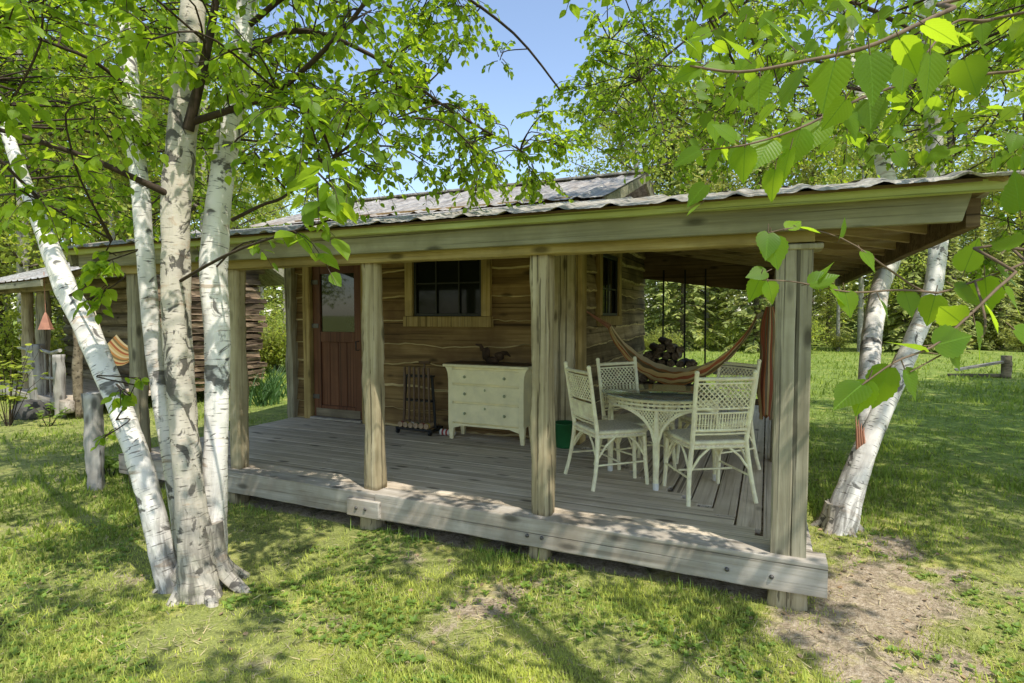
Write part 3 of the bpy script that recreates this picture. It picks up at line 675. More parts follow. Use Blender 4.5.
# ceiling boards: above the rafters
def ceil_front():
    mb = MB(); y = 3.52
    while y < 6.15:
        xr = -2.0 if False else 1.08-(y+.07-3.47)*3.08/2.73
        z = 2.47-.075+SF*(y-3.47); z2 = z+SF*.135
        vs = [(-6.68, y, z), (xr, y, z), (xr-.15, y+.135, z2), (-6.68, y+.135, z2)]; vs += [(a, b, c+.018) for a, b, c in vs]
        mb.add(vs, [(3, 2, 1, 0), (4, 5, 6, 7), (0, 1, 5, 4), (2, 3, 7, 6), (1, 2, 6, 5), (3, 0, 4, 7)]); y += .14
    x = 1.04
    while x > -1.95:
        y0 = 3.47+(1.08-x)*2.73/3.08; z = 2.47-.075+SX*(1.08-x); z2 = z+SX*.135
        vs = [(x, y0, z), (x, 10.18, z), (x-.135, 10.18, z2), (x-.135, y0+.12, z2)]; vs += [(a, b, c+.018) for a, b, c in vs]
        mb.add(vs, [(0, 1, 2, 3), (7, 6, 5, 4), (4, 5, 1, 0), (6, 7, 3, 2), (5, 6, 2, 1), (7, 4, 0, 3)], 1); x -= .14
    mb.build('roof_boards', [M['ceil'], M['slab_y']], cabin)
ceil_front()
def rib(u, g, amp=.013):   # broad ribs about every 0.35 m
    p = (u/.35) % 1.0
    return amp*(np.exp(-((p-.5)/.10)**2)*1.7+.10*np.cos(u*2*PI/.07))
def corr(mb, u0, u1, n, rows, fn, g, mat=0):
    us = np.linspace(u0, u1, n); vs = []; ph = g.uniform(0, 6, 8)
    for j in range(rows+1):
        v = j/rows; lift = .010*((v*4) % 1 < .0001)
        vs.append(np.array([fn(u, v) for u in us])+np.stack([0*us, 0*us, rib(us, g)+.003*np.sin(us*1.7+ph[0]+v*3)+.004*np.sin(us*.9+ph[1])+g.normal(0, .0012, n)], 1))
    a = (np.arange(rows)[:, None]*n+np.arange(n-1)[None]).ravel()
    mb.add(np.concatenate(vs), np.stack([a, a+1, a+n+1, a+n], 1), mat, True)
g = np.random.default_rng(5)
def fr_roof(u, v):
    ym = 6.22 if u < -2 else 3.47+(1.1-u)*2.75/3.1
    jag = .025*math.sin(u*2.2)+.018*math.sin(u*9.1) if v == 0 else 0
    y = 3.44+jag*(1 if v == 0 else 0)+v*(max(ym, 3.5)-3.44); return (u, y, 2.432+SF*(y-3.47)-(.014 if v == 0 else 0))
def sd_roof(u, v):
    x1 = -2.02 if u > 6.2 else 1.1-(u-3.47)*3.1/2.75
    x = 1.12+v*(min(x1, 1.05)-1.12); return (x, u, 2.432+SX*(1.08-x))
mb = MB(); corr(mb, -6.72, 1.1, 420, 8, fr_roof, g, 0); corr(mb, 3.47, 10.25, 300, 6, sd_roof, g, 1)
mb.build('porch_roof', [M['roof'], M['roof_side']], cabin)
MR = (3.74-3.06)/(8.2-6.15)
mb = MB()
corr(mb, -6.9, -1.58, 300, 8, lambda u, v: (u, 6.05+v*2.15, 3.01+MR*v*2.15), g); corr(mb, -6.9, -1.58, 200, 4, lambda u, v: (u, 10.4-v*2.2, 3.01+(3.035+MR*2.15-3.01)*v), g)
mb.build('main_roof', M['roof'], cabin)
zr = 3.01+MR*2.15
mb = MB(); mb.bar((-6.92, 8.2, zr+.03), (-1.56, 8.2, zr+.03), .16, .03); mb.build('ridge_cap', M['roof'], cabin)
for s in (1, -1):
    mb = MB(); mb.bar((-1.61, 8.2-s*2.1, 3.035-.07), (-1.61, 8.2, zr-.06), .035, .13); mb.build('rake_board', M['header'], cabin)
# slim dark poles standing at the back edge of the deck
for x, dx in ((-1.614, .0), (-1.256, .01), (-.924, .02)):
    MB().tube([(x, 9.9, .30), (x-dx, 9.9, 2.5)], .014, 8).build('screen_pole', M['rod'], cabin)
mb = MB(); mb.box(-1.95, .1, 9.95, 10.0, .30, .40); mb.build('sill_board', M['ceil'], cabin)
mb = MB(); mb.box(-.80, .05, 9.86, 9.90, .78, .94); mb.build('rail_board', M['post_grey'], cabin)

# ------------------------------------------------------------------ porch furniture
def dresser():
    X0, X1, Y0, Y1 = -3.40, -2.40, 5.76, 6.12; z0 = DZ+.003; top = z0+.875
    t = thing('dresser', 'pale green cream painted wooden dresser standing against the brown cabin wall', 'dresser', ((X0+X1)/2, Y0+.2, DZ))
    b = MB(); b.box(X0+.03, X1-.03, Y0+.02, Y1-.003, z0+.19, top-.03, .004)
    # flared side stiles
    for s, xa in ((-1, X0+.03), (1, X1-.03)):
        prof = [(.004, .001), (.004, .50), (.012, .58), (.03, .63), (.055, .66)]
        vs = []; 
        for dx, dz in prof: vs += [(xa+s*dx, Y0-.002, z0+.19+dz), (xa+s*dx, Y1-.006, z0+.19+dz), (xa-s*.05, Y0-.002, z0+.19+dz), (xa-s*.05, Y1-.006, z0+.19+dz)]
        fs = []
        for i in range(len(prof)-1):
            q = i*4; fs += [(q, q+4, q+6, q+2), (q, q+1, q+5, q+4), (q+1, q+3, q+7, q+5)]
        b.add(vs, fs)
    b.build('carcass', M['cream'], t)
    MB().box(X0-.035, X1+.035, Y0-.03, Y1-.001, top-.03, top, .006).build('top', M['cream'], t)
    MB().box(X0-.02, X1+.02, Y0-.015, Y1-.004, top+.001, top+.012, .004).build('top_reflection', M['darktop'], t)  # thin added sheet that carries the painted reflection
    rows = [(.20, .43), (.44, .64), (.65, .82)]
    for i, (a, c) in enumerate(rows):
        f = MB(); f.box(X0+.075, X1-.075, Y0-.004, Y0+.03, z0+a+.004, z0+c-.006, .005); dr = f.build('drawer', M['cream'], t)
        for kx in (X0+.25, X1-.25):
            k = MB(); zc = z0+(a+c)/2; kn = [(0, -.03), (.014, -.028), (.018, -.02), (.012, -.012), (.008, 0)]
            vs = []; seg = 10
            for r_, yy in kn:
                for s in range(seg): vs.append((kx+r_*math.cos(s*2*PI/seg), Y0-.004+yy, zc+r_*math.sin(s*2*PI/seg)))
            k.add(vs, [(i2*seg+s, i2*seg+(s+1) % seg, (i2+1)*seg+(s+1) % seg, (i2+1)*seg+s) for i2 in range(4) for s in range(seg)], 0, True)
            k.build('knob', M['knob'], dr)
        if i < 2: MB().ball(((X0+X1)/2, Y0-.005, z0+c-.05), .012, 8, sq=(1, .4, 1.3)).build('keyhole', M['knob'], dr)
    for x, s in ((X0+.055, 1), (X1-.055, -1)):
        for y in (Y0+.035, Y1-.05):
            l = MB(); l.rough((x, y, z0+.20), (x-s*.006, y, z0), .075, .06, (0, 1, 0), 4, .0, .1, taper=.55); l.build('leg', M['cream'], t)
    ap = MB(); slab_poly(ap, [(X0+.08, z0+.19), (X0+.08, z0+.13), (X0+.2, z0+.165), (X1-.2, z0+.165), (X1-.08, z0+.13), (X1-.08, z0+.19)], Y0+.004, Y0+.024); ap.build('apron', M['cream'], t)
    return top+.013
DTOP = dresser()
mb = MB(); x = -3.0
mb.ball((x+.10, 5.95, DTOP+.035), .065, 14, sq=(1.5, .8, .55), noise=.07, seed=2); mb.ball((x+.02, 5.95, DTOP+.10), .06, 14, sq=(.8, .8, 1.2), noise=.10, seed=3)
mb.ball((x+.19, 5.96, DTOP+.085), .06, 14, sq=(.9, .8, .8), noise=.10, seed=4); mb.tube([(x-.02, 5.95, DTOP+.14), (x-.05, 5.95, DTOP+.2), (x-.11, 5.94, DTOP+.21)], [.03, .022, .008], 8); mb.tube([(x+.22, 5.96, DTOP+.11), (x+.28, 5.96, DTOP+.12), (x+.33, 5.95, DTOP+.08)], [.03, .02, .008], 8)
tag(mb.build('driftwood', M['drift']), 'knobbly dark driftwood piece lying on top of the dresser', 'driftwood')

def bucket():
    t = thing('bucket', 'green plastic bucket half hidden behind the rough porch post', 'bucket', (-2.0, 5.95, DZ))
    m = MB(); m.lathe([(0, .004), (.10, .004), (.105, .02), (.125, .26), (.132, .262), (.132, .272), (.122, .272), (.10, .03), (0, .03)], (-2.0, 5.92, DZ), 24); m.build('pail', M['green'], t)
    h = MB(); h.tube([(-2.0+.13*math.cos(a), 5.92+.03+.02*math.sin(a), DZ+.25-.11*math.sin(a)) for a in np.linspace(0, PI, 14)], .003, 6); h.build('handle', M['steel'], t)
bucket()

def croquet():
    x0, x1, yf = -4.14, -3.62, 5.80
    t = thing('croquet_stand', 'black wheeled croquet stand with long row of mallets against the wall', 'croquet stand', ((x0+x1)/2, 5.92, DZ))
    m = MB()
    for y in (5.80, 6.04): m.bar((x0, y, DZ+.065), (x1, y, DZ+.065), .03, .03)
    for x in (x0+.02, x1-.02): m.bar((x, 5.78, DZ+.055), (x, 6.06, DZ+.055), .03, .03)
    m.build('base', M['blackmetal'], t)
    for s, x in ((1, x0+.03), (-1, x1-.03)):
        u = MB(); u.bar((x, 5.92, DZ+.07), (x+s*.045, 5.92, DZ+.70), .022, .03); u.build('upright', M['blackmetal'], t)
    for z, yy in ((.70, 5.92), (.40, 5.92)):
        r = MB(); r.bar((x0+.06, yy, DZ+z), (x1-.06, yy, DZ+z), .10, .022); r.build('rack_rail', M['blackmetal'], t)
    hd = MB(); hd.tube([((x0+x1)/2+.03, 5.99, DZ+.08), ((x0+x1)/2+.03, 6.0, DZ+.86)], .011, 8); hd.tube([((x0+x1)/2-.05, 6.0, DZ+.86), ((x0+x1)/2+.11, 6.0, DZ+.86)], .014, 8); hd.build('handle', M['mallet'], t)
    for x in (x0+.03, x1-.03):
        for y in (5.795, 6.045):
            w = MB(); seg = 14; a = np.linspace(0, 2*PI, seg, endpoint=False)
            vs = [(x-.012, y+.033*math.cos(q), DZ+.034+.033*math.sin(q)) for q in a]+[(x+.012, y+.033*math.cos(q), DZ+.034+.033*math.sin(q)) for q in a]
            w.add(vs, [tuple(range(seg))[::-1], tuple(range(seg, 2*seg))]+[(i, (i+1) % seg, (i+1) % seg+seg, i+seg) for i in range(seg)]); w.build('wheel', M['blackmetal'], t)
    bands = ['red', 'yellow', 'white', 'green', 'red', 'yellow']
    for i in range(6):
        x = x0+.075+i*(x1-x0-.15)/5
        p = thing('croquet_mallet', 'dark shafted croquet mallet with %s band, %s in the black stand' % (bands[i], ['first from left', 'second from left', 'third from left', 'third from right', 'second from right', 'first from right'][i]), 'croquet mallet', (x, 5.90, DZ+.08), group='croquet mallets in the stand')
        s = MB(); s.tube([(x, 5.865, DZ+.15), (x+.004*(2.5-i), 5.865, DZ+.50), (x+.006*(2.5-i), 5.865, DZ+.80+.02*random.random())], [.013, .013, .016], 8); s.build('shaft', M['mallet'], p)
        hm = MB(); hm.tube([(x, 5.775, DZ+.115), (x, 5.99, DZ+.115)], .033, 14); hm.build('head', M['tan'], p)
        bd = MB(); bd.tube([(x, 5.80, DZ+.115), (x, 5.82, DZ+.115)], .0345, 14); bd.build('band', M[bands[i]], p)
    cs = thing('croquet_stake', 'striped red and white croquet stake lying on deck beside the dresser', 'croquet stake', (-3.5, 5.9, DZ))
    for k in range(7):
        xx = -3.56+k*.026; MB().tube([(xx, 5.9, DZ+.042), (xx+.0255, 5.9, DZ+.042)], .038, 12).build('band', M['red' if k % 2 else 'white'], cs)
croquet()

# wicker chairs ----------------------------------------------------
def lat(m, f, us, r=.0035, seg=4):   # f(t)->point list
    for u in us: m.tube(f(u), r, seg, cap=False)
def chair():
    t = thing('wicker_chair', '', 'chair')
    W, Dp, SH, HT = .23, .22, .47, 1.0
    def rear(s, z):      # rear post axis
        if z < SH: k = 1-z/SH; return V(s*(W-.01+.055*k), -Dp-.065*k*k, z)
        k = (z-SH)/(HT-SH); return V(s*(W-.01+.012*k), -Dp-.085*k, z)
    for s in (-1, 1):
        m = MB(); m.tube([rear(s, z) for z in (0, .12, .24, .36, SH, .6, .8, HT)], [.017, .017, .018, .019, .019, .018, .017, .017], 10)
        m.ball(rear(s, HT+.012), .02, 8); m.build('back_leg', M['wicker'], t, False)
        m = MB(); m.tube([(s*(W+.012), Dp+.03, 0), (s*(W+.005), Dp+.012, .2), (s*W, Dp, SH-.02)], [.016, .018, .019], 10); m.build('front_leg', M['wicker'], t, False)
    # seat
    m = MB(); n = 7; pts = []
    outl = [(-W, -Dp), (W, -Dp), (W+.012, 0), (W+.012, Dp), (.1, Dp+.035), (-.1, Dp+.035), (-W-.012, Dp), (-W-.012, 0)]
    k = len(outl); vs = [(x, y, SH) for x, y in outl]+[(x*.93, y*.93, SH+.012) for x, y in outl]+[(x, y, SH-.035) for x, y in outl]
    m.add(vs, [tuple(range(k, 2*k))]+[(i, (i+1) % k, (i+1) % k+k, i+k) for i in range(k)]+[(i+2*k, (i+1) % k+2*k, (i+1) % k, i) for i in range(k)]+[tuple(range(2*k, 3*k))[::-1]])
    m.build('seat', M['seat'], t, False)
    m = MB(); ring = [V(x, y, SH-.005) for x, y in outl]+[V(*outl[0], SH-.005)]; m.tube(ring, .016, 8); ring2 = [p-V(0, 0, .038) for p in ring]; m.tube(ring2, .011, 6); m.build('seat_rim', M['wicker'], t, False)
    # braces
    m = MB()
    for s in (-1, 1):
        for fy, z0_ in ((Dp, SH-.03),):
            pass
        a = np.linspace(0, 1, 6)
        arcs = [((s*(W+.004), Dp+.008, .22), (s*(W-.14), Dp+.02, SH-.045)), ((s*(W+.004), Dp+.006, .24), (s*(W+.01), Dp-.15, SH-.045)),
                (rear(s, .24), V(s*(W-.15), -Dp, SH-.045)), (rear(s, .24), V(s*(W+.006), -Dp+.16, SH-.045))]
        for p, q in arcs:
            p, q = arr(p), arr(q); mid = (p+q)/2+V(0, 0, .025); m = MB(); m.tube([p, mid, q], .010, 6); m.build('brace', M['wicker'], t, False)
    m = MB()
    for s in (-1, 1): m.tube([rear(s, .2), V(s*(W+.01), Dp+.018, .2)], .009, 6)
    m.tube([V(-W, 0, .2), V(W, 0, .2)], .009, 6); m.build('stretcher', M['wicker'], t, False)
    # backrest
    m = MB()
    for z, r_ in ((.965, .015), (.93, .008), (.735, .009), (.70, .008), (.565, .013), (.535, .008)): m.tube([rear(-1, z), (rear(-1, z)+rear(1, z))/2+V(0, -.014, 0), rear(1, z)], r_, 8)
    def bp(u, z): a, b = rear(-1, z), rear(1, z); return a+(b-a)*u+V(0, -.014*math.sin(u*PI), 0)
    for k in range(-5, 12):      # diamonds
        for sg in (1, -1):
            p = []
            for j in range(7):
                z = .735+(.93-.735)*j/6; u = (k+.5)/11+sg*(j/6-.5)*.42
                if 0 <= u <= 1: p.append(bp(u, z))
            if len(p) > 1: m.tube(p, .0056, 4, cap=False)
    for k in range(1, 20): u = k/20; m.tube([bp(u, .565), bp(u, .63), bp(u, .70)], .005 if k % 2 else .0065, 4, cap=False)
    for z in (.60, .615, .66): m.tube([bp(0, z), bp(.5, z), bp(1, z)], .004, 4, cap=False)
    m.build('backrest', M['wicker'], t, False)
    return t
ch0 = chair()
def put_chair(o, bx, by, fx, fy, label):   # back centre, facing
    a = math.atan2(fy, fx)-PI/2; L = math.hypot(fx, fy); o.location = (bx+fx/L*.27, by+fy/L*.27, DZ+.001); o.rotation_euler = (0, 0, a)
    tag(o, label, 'chair', 'wicker chairs around the glass table')
c2, c3, c4 = copy_tree(ch0), copy_tree(ch0), copy_tree(ch0)
put_chair(ch0, -1.46, 4.725, .735, .68, 'cream wicker chair on the left of the table nearest the dresser')
put_chair(c2, -.295, 4.60, -.53, .85, 'cream wicker chair in front with its lattice back toward the viewer')
put_chair(c3, -1.32, 5.54, .8, -.6, 'cream wicker chair behind the table below the hammock, back against cabin side')
put_chair(c4, -.27, 5.95, -.62, -.78, 'cream wicker chair partly hidden behind the front wicker chair, under the hammock end')

def table():
    cx, cy = -.85, 5.21; R = .47
    t = thing('wicker_table', 'round cream wicker table with clear glass top and arched lattice legs', 'table', (cx, cy, DZ))
    z = lambda a: DZ+.001+a
    pt = lambda th, r_, zz: V(cx+r_*math.cos(th), cy+r_*math.sin(th), z(zz))
    a0 = math.radians(-86)
    m = MB()
    for zz, rr, r_ in ((.735, R, .016), (.70, R, .010), (.665, R-.002, .011)): m.tube([pt(a, rr, zz) for a in np.linspace(0, 2*PI, 49)], r_, 8, cap=False)
    for k in range(120): a = 2*PI*k/120; m.tube([pt(a, R, .665), pt(a+.05*(-1)**k, R, .735)], .004, 4, cap=False)
    m.build('apron', M['wicker'], t)
    for q in range(4):
        th = a0+q*PI/2; m = MB(); m.tube([pt(th, R-.01, 0), pt(th, R-.01, .05), pt(th, R-.012, .25), pt(th, R-.015, .42), pt(th, R-.01, .66)], [.018, .022, .028, .030, .016], 10); lg = m.build('leg', M['wicker'], t)
        m = MB(); m.tube([pt(th, R-.01, 0.002), pt(th, R-.01, .06)], [.024, .026], 10); m.build('foot_cap', M['white'], lg)
        m = MB(); span = math.radians(42)
        zl = lambda tt: .40+.262*math.sqrt(max(0, 1-(1-min(tt, 1))**2))
        for s in (-1, 1):
            m.tube([pt(th+s*(.04+tt*(span-.04)), R-.004, zl(tt)) for tt in np.linspace(0, 1, 14)], .012, 8); m.tube([pt(th+s*(.055+tt*(span-.055)), R-.004, zl(tt)+.018) for tt in np.linspace(0, .95, 14)], .006, 6)
        for k in range(-14, 15):
            for s in (-1, 1):
                p = []
                for j in range(15):
                    zz = .42+.245*j/14; u = k/14*span+s*(zz-.665)*1.5
                    if abs(u) <= span and zz >= zl((abs(u)-.04)/(span-.04) if abs(u) > .04 else 0)-.002: p.append(pt(th+u, R-.004, zz))
                if len(p) > 1: m.tube(p, .005, 4, cap=False)
        m.build('lattice_bracket', M['wicker'], t)
    m = MB(); m.lathe([(0, .752), (.53, .752), (.535, .755), (.535, .760), (.53, .763), (0, .763)], (cx, cy, DZ+.001), 64); m.build('glass_top', M['glass'], t)
    m = MB()
    m.lathe([(.05, .752), (.0, .7515)], (cx, cy, DZ), 12)
table()

# hammock between the cabin corner and the right porch post -----------
def hammock():
    A = V(-1.90, 6.33, 1.80); B = V(.05, 6.12, 1.83)
    t = thing('hammock', 'striped rust and tan cloth hammock slung between cabin corner and porch post', 'hammock', (-.95, 6.3, 1.2))
    nu, nv = 44, 18; vs = []; uv = []
    A2 = V(-1.62, 6.33, 1.60); B2 = V(-.10, 6.15, 1.72)
    for i in range(nu+1):
        u = i/nu; base = A2+(B2-A2)*u; sag = 1.28*(4*u*(1-u))**.85*.50
        wd = .085+.29*math.sin(PI*u)**.8
        for j in range(nv+1):
            v = j/nv-.5; ph = v*2
            c = base+V(0, .0, -sag)
            y = wd*math.sin(ph*1.25); dz = .55*wd*(1-math.cos(ph*1.25))+.010*math.sin(j*2.1+i*.12)+.006*math.sin(i*1.3+j*.7)
            pl = .012*math.sin(j*2.6)*(1-math.sin(PI*u))
            vs.append(c+V(0, y, dz+pl)); uv.append((u, j/nv))
    K = nv+1; fs = [(i*K+j, i*K+j+1, (i+1)*K+j+1, (i+1)*K+j) for i in range(nu) for j in range(nv)]
    m = MB(); m.add(vs, fs, 0, True, uv); m.build('sling', M['hammock'], t)
    for (P0, P1, i) in ((A, A2, 0), (B, B2, nu)):
        m = MB()
        for j in range(0, nv+1, 2): m.tube([P0, (P0+vs[i*K+j])/2+V(0, 0, -.004), vs[i*K+j]], .006, 5)
        m.build('cords', M['copper'] if i == 0 else M['rope'], t)
    mb = MB(); nu, nv = 16, 30; vs = []; uv = []     # bundle hanging from the post
    c0 = V(.015, 5.98, 0)
    for i in range(nu+1):
        z = 1.83-(1.83-.78)*i/nu; r_ = .03+.05*min(1, i/5)+.015*math.sin(i*.7)
        for j in range(nv+1):
            a = 2*PI*j/nv; rr = r_*(1+.28*math.sin(a*7+i*.15)+.15*math.sin(a*3)); vs.append(c0+V(rr*math.cos(a)*.85-.012*i/nu, rr*math.sin(a)*1.2, z+.03*math.sin(a*3)*(i/nu))); uv.append((i/nu, j/nv))
    K = nv+1; mb.add(vs, [(i*K+j, i*K+j+1, (i+1)*K+j+1, (i+1)*K+j) for i in range(nu) for j in range(nv)], 0, True, uv)
    o = mb.build('hanging_cloth', M['cloth']); tag(o, 'gathered rust striped cloth hanging down beside the right porch post', 'cloth')
hammock()

# firewood stacked at the back edge of the side deck ---------------------
def firewood():
    g = np.random.default_rng(8); r0 = .07; y0 = 9.3
    protos = []
    for k in range(5):
        o = thing('firewood_log', '', 'firewood log'); n = random.choice([5, 6, 7]); m = MB()
        an = np.sort(np.linspace(0, 2*PI, n, endpoint=False)+g.uniform(-.3, .3, n)); rr = r0*g.uniform(.8, 1.15, n)
        p = np.stack([rr*np.cos(an), 0*an, rr*np.sin(an)], 1); secs = [p*(1+.04*g.normal(0, 1, (n, 1)))+V(0, -.20+.1*i, 0) for i in range(5)]
        m.add(np.concatenate(secs), [(i*n+j, (i+1)*n+j, (i+1)*n+(j+1) % n, i*n+(j+1) % n) for i in range(4) for j in range(n)]+[tuple(range(n)), tuple(4*n+j for j in range(n))[::-1]])
        b = m.build('split_wood', M['firewood'], o, False); protos.append(o)
    used = [False]*5; rows = 8
    for r_ in range(rows):
        for c in range(8-(r_ % 2)):
            top = r_ == rows-1
            x = -1.86+(.5*(r_ % 2)+c)*.142; z = DZ+.075+r_*.122
            if r_ > 4 and (c < r_-5 or c > 10-r_): continue
            i = int(g.integers(0, 5))
            o = protos[i] if not used[i] else copy_tree(protos[i]); used[i] = True
            o.location = (x, y0+g.uniform(-.03, .03), z); o.rotation_euler = (0, g.uniform(0, 6.28), 0)
            tag(o, 'split dark firewood log in the low stack behind the hammock', 'firewood log', 'firewood logs stacked on the side deck')
    for (x, z, ry) in ((-1.48, 1.33, .9), (-1.62, 1.22, .4), (-1.3, 1.2, 2.), (-1.1, 1.0, 1.2)):
        o = copy_tree(protos[0]); o.location = (x, y0, z); o.rotation_euler = (.1, ry, .5); tag(o, 'split dark firewood log thrown loosely on top of the stack', 'firewood log', 'loose firewood logs on top of the stack')
    for i in range(5):
        if not used[i]: protos[i].location = (-1.0+.02*i, y0, .95); tag(protos[i], 'split dark firewood log in the low stack behind the hammock', 'firewood log', 'firewood logs stacked on the side deck')
firewood()

# ------------------------------------------------------------------ neighbouring buildings on the left
def neighbour():
    o = thing('porch_cabin', 'low log cabin with tin porch roof and log railing at far left', 'cabin', (-10.9, 5.84, 0)); o['_o'] = [0., 0., 0.]; o.rotation_euler = (0, 0, math.radians(-12))
    P = lambda n, m, mat: m.build(n, mat, o, False)
    m = MB()
    for k in range(9): m.tube([(-4.6, 1.4, .40+k*.25), (.25, 1.4, .40+k*.25)], .135, 10, wob=.03, seed=k)
    P('front_wall', m, M['oldlog'])
    m = MB()
    for k in range(19): m.rough((.2, 1.3, .30+k*.125), (.2, 3.40+random.uniform(-.09, .10), .30+k*.125), random.uniform(.13, .2), random.uniform(.085, .13), (0, 0, 1), 22, .016, .12, seed=k+200)
    P('side_wall', m, M['oldlog_y'])
    m = MB(); m.box(-4.6, .3, -.1, 1.3, .26, .32); P('deck', m, M['deck'])
    m = MB(); m.rough((-4.7, -.1, .22), (.35, -.1, .22), .14, .2, (0, 0, 1), 20, .006, .2, seed=101); P('rim_beam', m, M['rim'])
    for i, (x, w, h, mt) in enumerate(((-2.3, .2, 2.2, 'post'), (-1.12, .27, 1.22, 'greylog'), (-1.35, .22, 2.22, 'post_grey'), (0.0, .17, 1.08, 'greylog'), (.33, .15, 2.2, 'oldlog'))):
        m = MB(); m.rough((x, -.13 if h < 2 else .05, 0.0 if i == 3 else .0), (x, -.13 if h < 2 else .05, h), w, w*.9, (0, 1, 0), 18, .014, .45, seed=110+i); P('porch_post', m, M[mt])
    for i, (xa, xb, z) in enumerate(((-2.3, -1.2, 1.12), (-1.0, .0, 1.12), (-1.0, 0., .62), (-2.3, -1.2, .66))):
        m = MB(); m.tube([(xa, -.1, z), ((xa+xb)/2, -.09, z+random.uniform(-.04, .04)), (xb, -.1, z+.03)], .03, 8, wob=.05, seed=i); P('rail', m, M['greylog'])
    for i in range(3):
        m = MB(); x = -.85+i*.3; m.tube([(x, -.1, .32), (x+random.uniform(-.15, .15), -.1, .72), (x+.05, -.1, 1.1)], .015, 6); P('baluster', m, M['greylog'])
    m = MB(); m.bar((-4.8, -.12, 2.24), (.5, -.12, 2.24), .12, .14); P('header_beam', m, M['oldlog'])
    m = MB(); g = np.random.default_rng(9); corr(m, -4.9, .62, 200, 4, lambda u, v: (u, -.5+v*2.9, 2.32+v*.98), g); P('porch_roof', m, M['roof_blue'])
    m = MB(); m.box(-4.9, .62, -.49, -.46, 2.20, 2.30); P('fascia_board', m, M['header'])
    for x in np.arange(-4.6, .6, .6): m = MB(); m.bar((x, -.44, 2.255), (x, 2.3, 3.18), .05, .1); P('rafter', m, M['rafter'])
    m = MB(); m.box(-4.5, .1, 3.3, 3.4, .2, 2.5); P('back_wall', m, M['slab'])
    m = MB(); vs = [(x_, y_, z_) for x_ in (.14, .22) for y_, z_ in ((1.4, 2.62), (3.5, 2.62), (3.5, 2.72), (2.5, 3.38), (1.4, 2.75))]
    m.add(vs, [(0, 1, 2, 3, 4), (9, 8, 7, 6, 5)]+[(i, i+5, (i+1) % 5+5, (i+1) % 5) for i in range(5)]); P('gable_boards', m, M['slab_y'])
    m = MB(); corr(m, -1.6, .62, 120, 2, lambda u, v: (u, 2.45+v*1.72, 3.5-v*1.08), g); corr(m, -1.6, .62, 120, 2, lambda u, v: (u, 2.45-v*1.0, 3.5-v*.62), g); P('rear_roof', m, M['roof'])
    m = MB(); m.bar((.60, 2.45, 3.42), (.60, 4.19, 2.32), .03, .15, upv=(1, 0, 0)) if False else m.bar((.60, 2.45, 3.42), (.60, 4.17, 2.34), .04, .15); P('rake_board', m, M['header'])
    m = MB(); corr(m, -4.9, -1.6, 60, 2, lambda u, v: (u, 2.4+v*1.8, 3.3-v*.9), g); P('rear_roof', m, M['roof_blue'])
    # bell chime
    w = arr((-10.9, 5.84, 0)); r_ = math.radians(-12)
    p = at(45, 300, 9.2)
    b = thing('wind_bell', 'small copper coloured pyramid bell hanging under the porch eave at far left', 'wind bell', tuple(p))
    m = MB(); m.tube([p+V(0, 0, .45), p+V(0, 0, -.22)], .006, 6); m.build('cord', M['copper'], b)
    m = MB(); m.lathe([(.012, -.2), (.04, -.26), (.11, -.46), (.12, -.47), (.10, -.465), (.03, -.27)], p, 4, smooth=False); m.build('bell', M['copper'], b)
    m = MB(); m.ball(p+V(0, 0, -.46), .03, 8); m.build('clapper', M['mallet'], b)
    # striped hammock on that porch
    m = MB(); A = at(108, 352, 9.3); B = at(150, 345, 9.9); vs = []; uv = []
    for i in range(17):
        u = i/16
        for j in range(9): vs.append(A+(B-A)*u+V(0, 0, -.28*4*u*(1-u))+V(.05*(j/8-.5), .25*(j/8-.5), .28*(j/8))); uv.append((u, j/8))
    m.add(vs, [(i*9+j, i*9+j+1, (i+1)*9+j+1, (i+1)*9+j) for i in range(16) for j in range(8)], 0, True, uv)
    h = thing('porch_hammock', 'cream striped hammock on the porch of the far left cabin', 'hammock', tuple((A+B)/2)); m.build('sling', M['hammock'], h)
    m = MB(); m.tube([A, A+V(-.5, .1, .7)], .01, 6); m.tube([B, B+V(.35, .15, .7)], .01, 6); m.build('cords', M['rope'], h)
neighbour()
p = ground_at(97, 489)
mb = MB(); mb.rough((p[0], p[1], -.05), (p[0]-.02, p[1], .97), .165, .16, (0, 1, 0), 16, .012, .48, seed=91); mb.ball((p[0]-.02, p[1], .965), .078, 12, sq=(1, 1, .25), noise=.05)
tag(mb.build('stub_post', M['greylog']), 'short weathered round topped stub post in the grass behind the leaning birch', 'post')
p = ground_at(30, 418); mb = MB(); mb.ball((p[0], p[1], .1), .28, 16, sq=(1.1, .8, .8), noise=.06, seed=5); tag(mb.build('boulder', M['stone']), 'dark grey boulder in the grass below the far left log railing', 'boulder')
# low bench frame on the far lawn
def bench():
    o = thing('wooden_bench', 'low weathered wooden bench frame standing far out on the lawn', 'bench', (5.9, 20, 0))
    m = MB(); m.rough((6.05, 20, -.05), (6.05, 20, .62), .22, .2, (0, 1, 0), 6, .01, .3, seed=1); m.build('post', M['oldlog'], o)
    m = MB(); m.bar((4.9, 20, .18), (5.95, 19.95, .45), .25, .06); m.build('board', M['rim'], o)
    m = MB(); m.bar((4.75, 20, .02), (6.0, 20.1, .06), .2, .08); m.build('ground_rail', M['oldlog'], o)
bench()

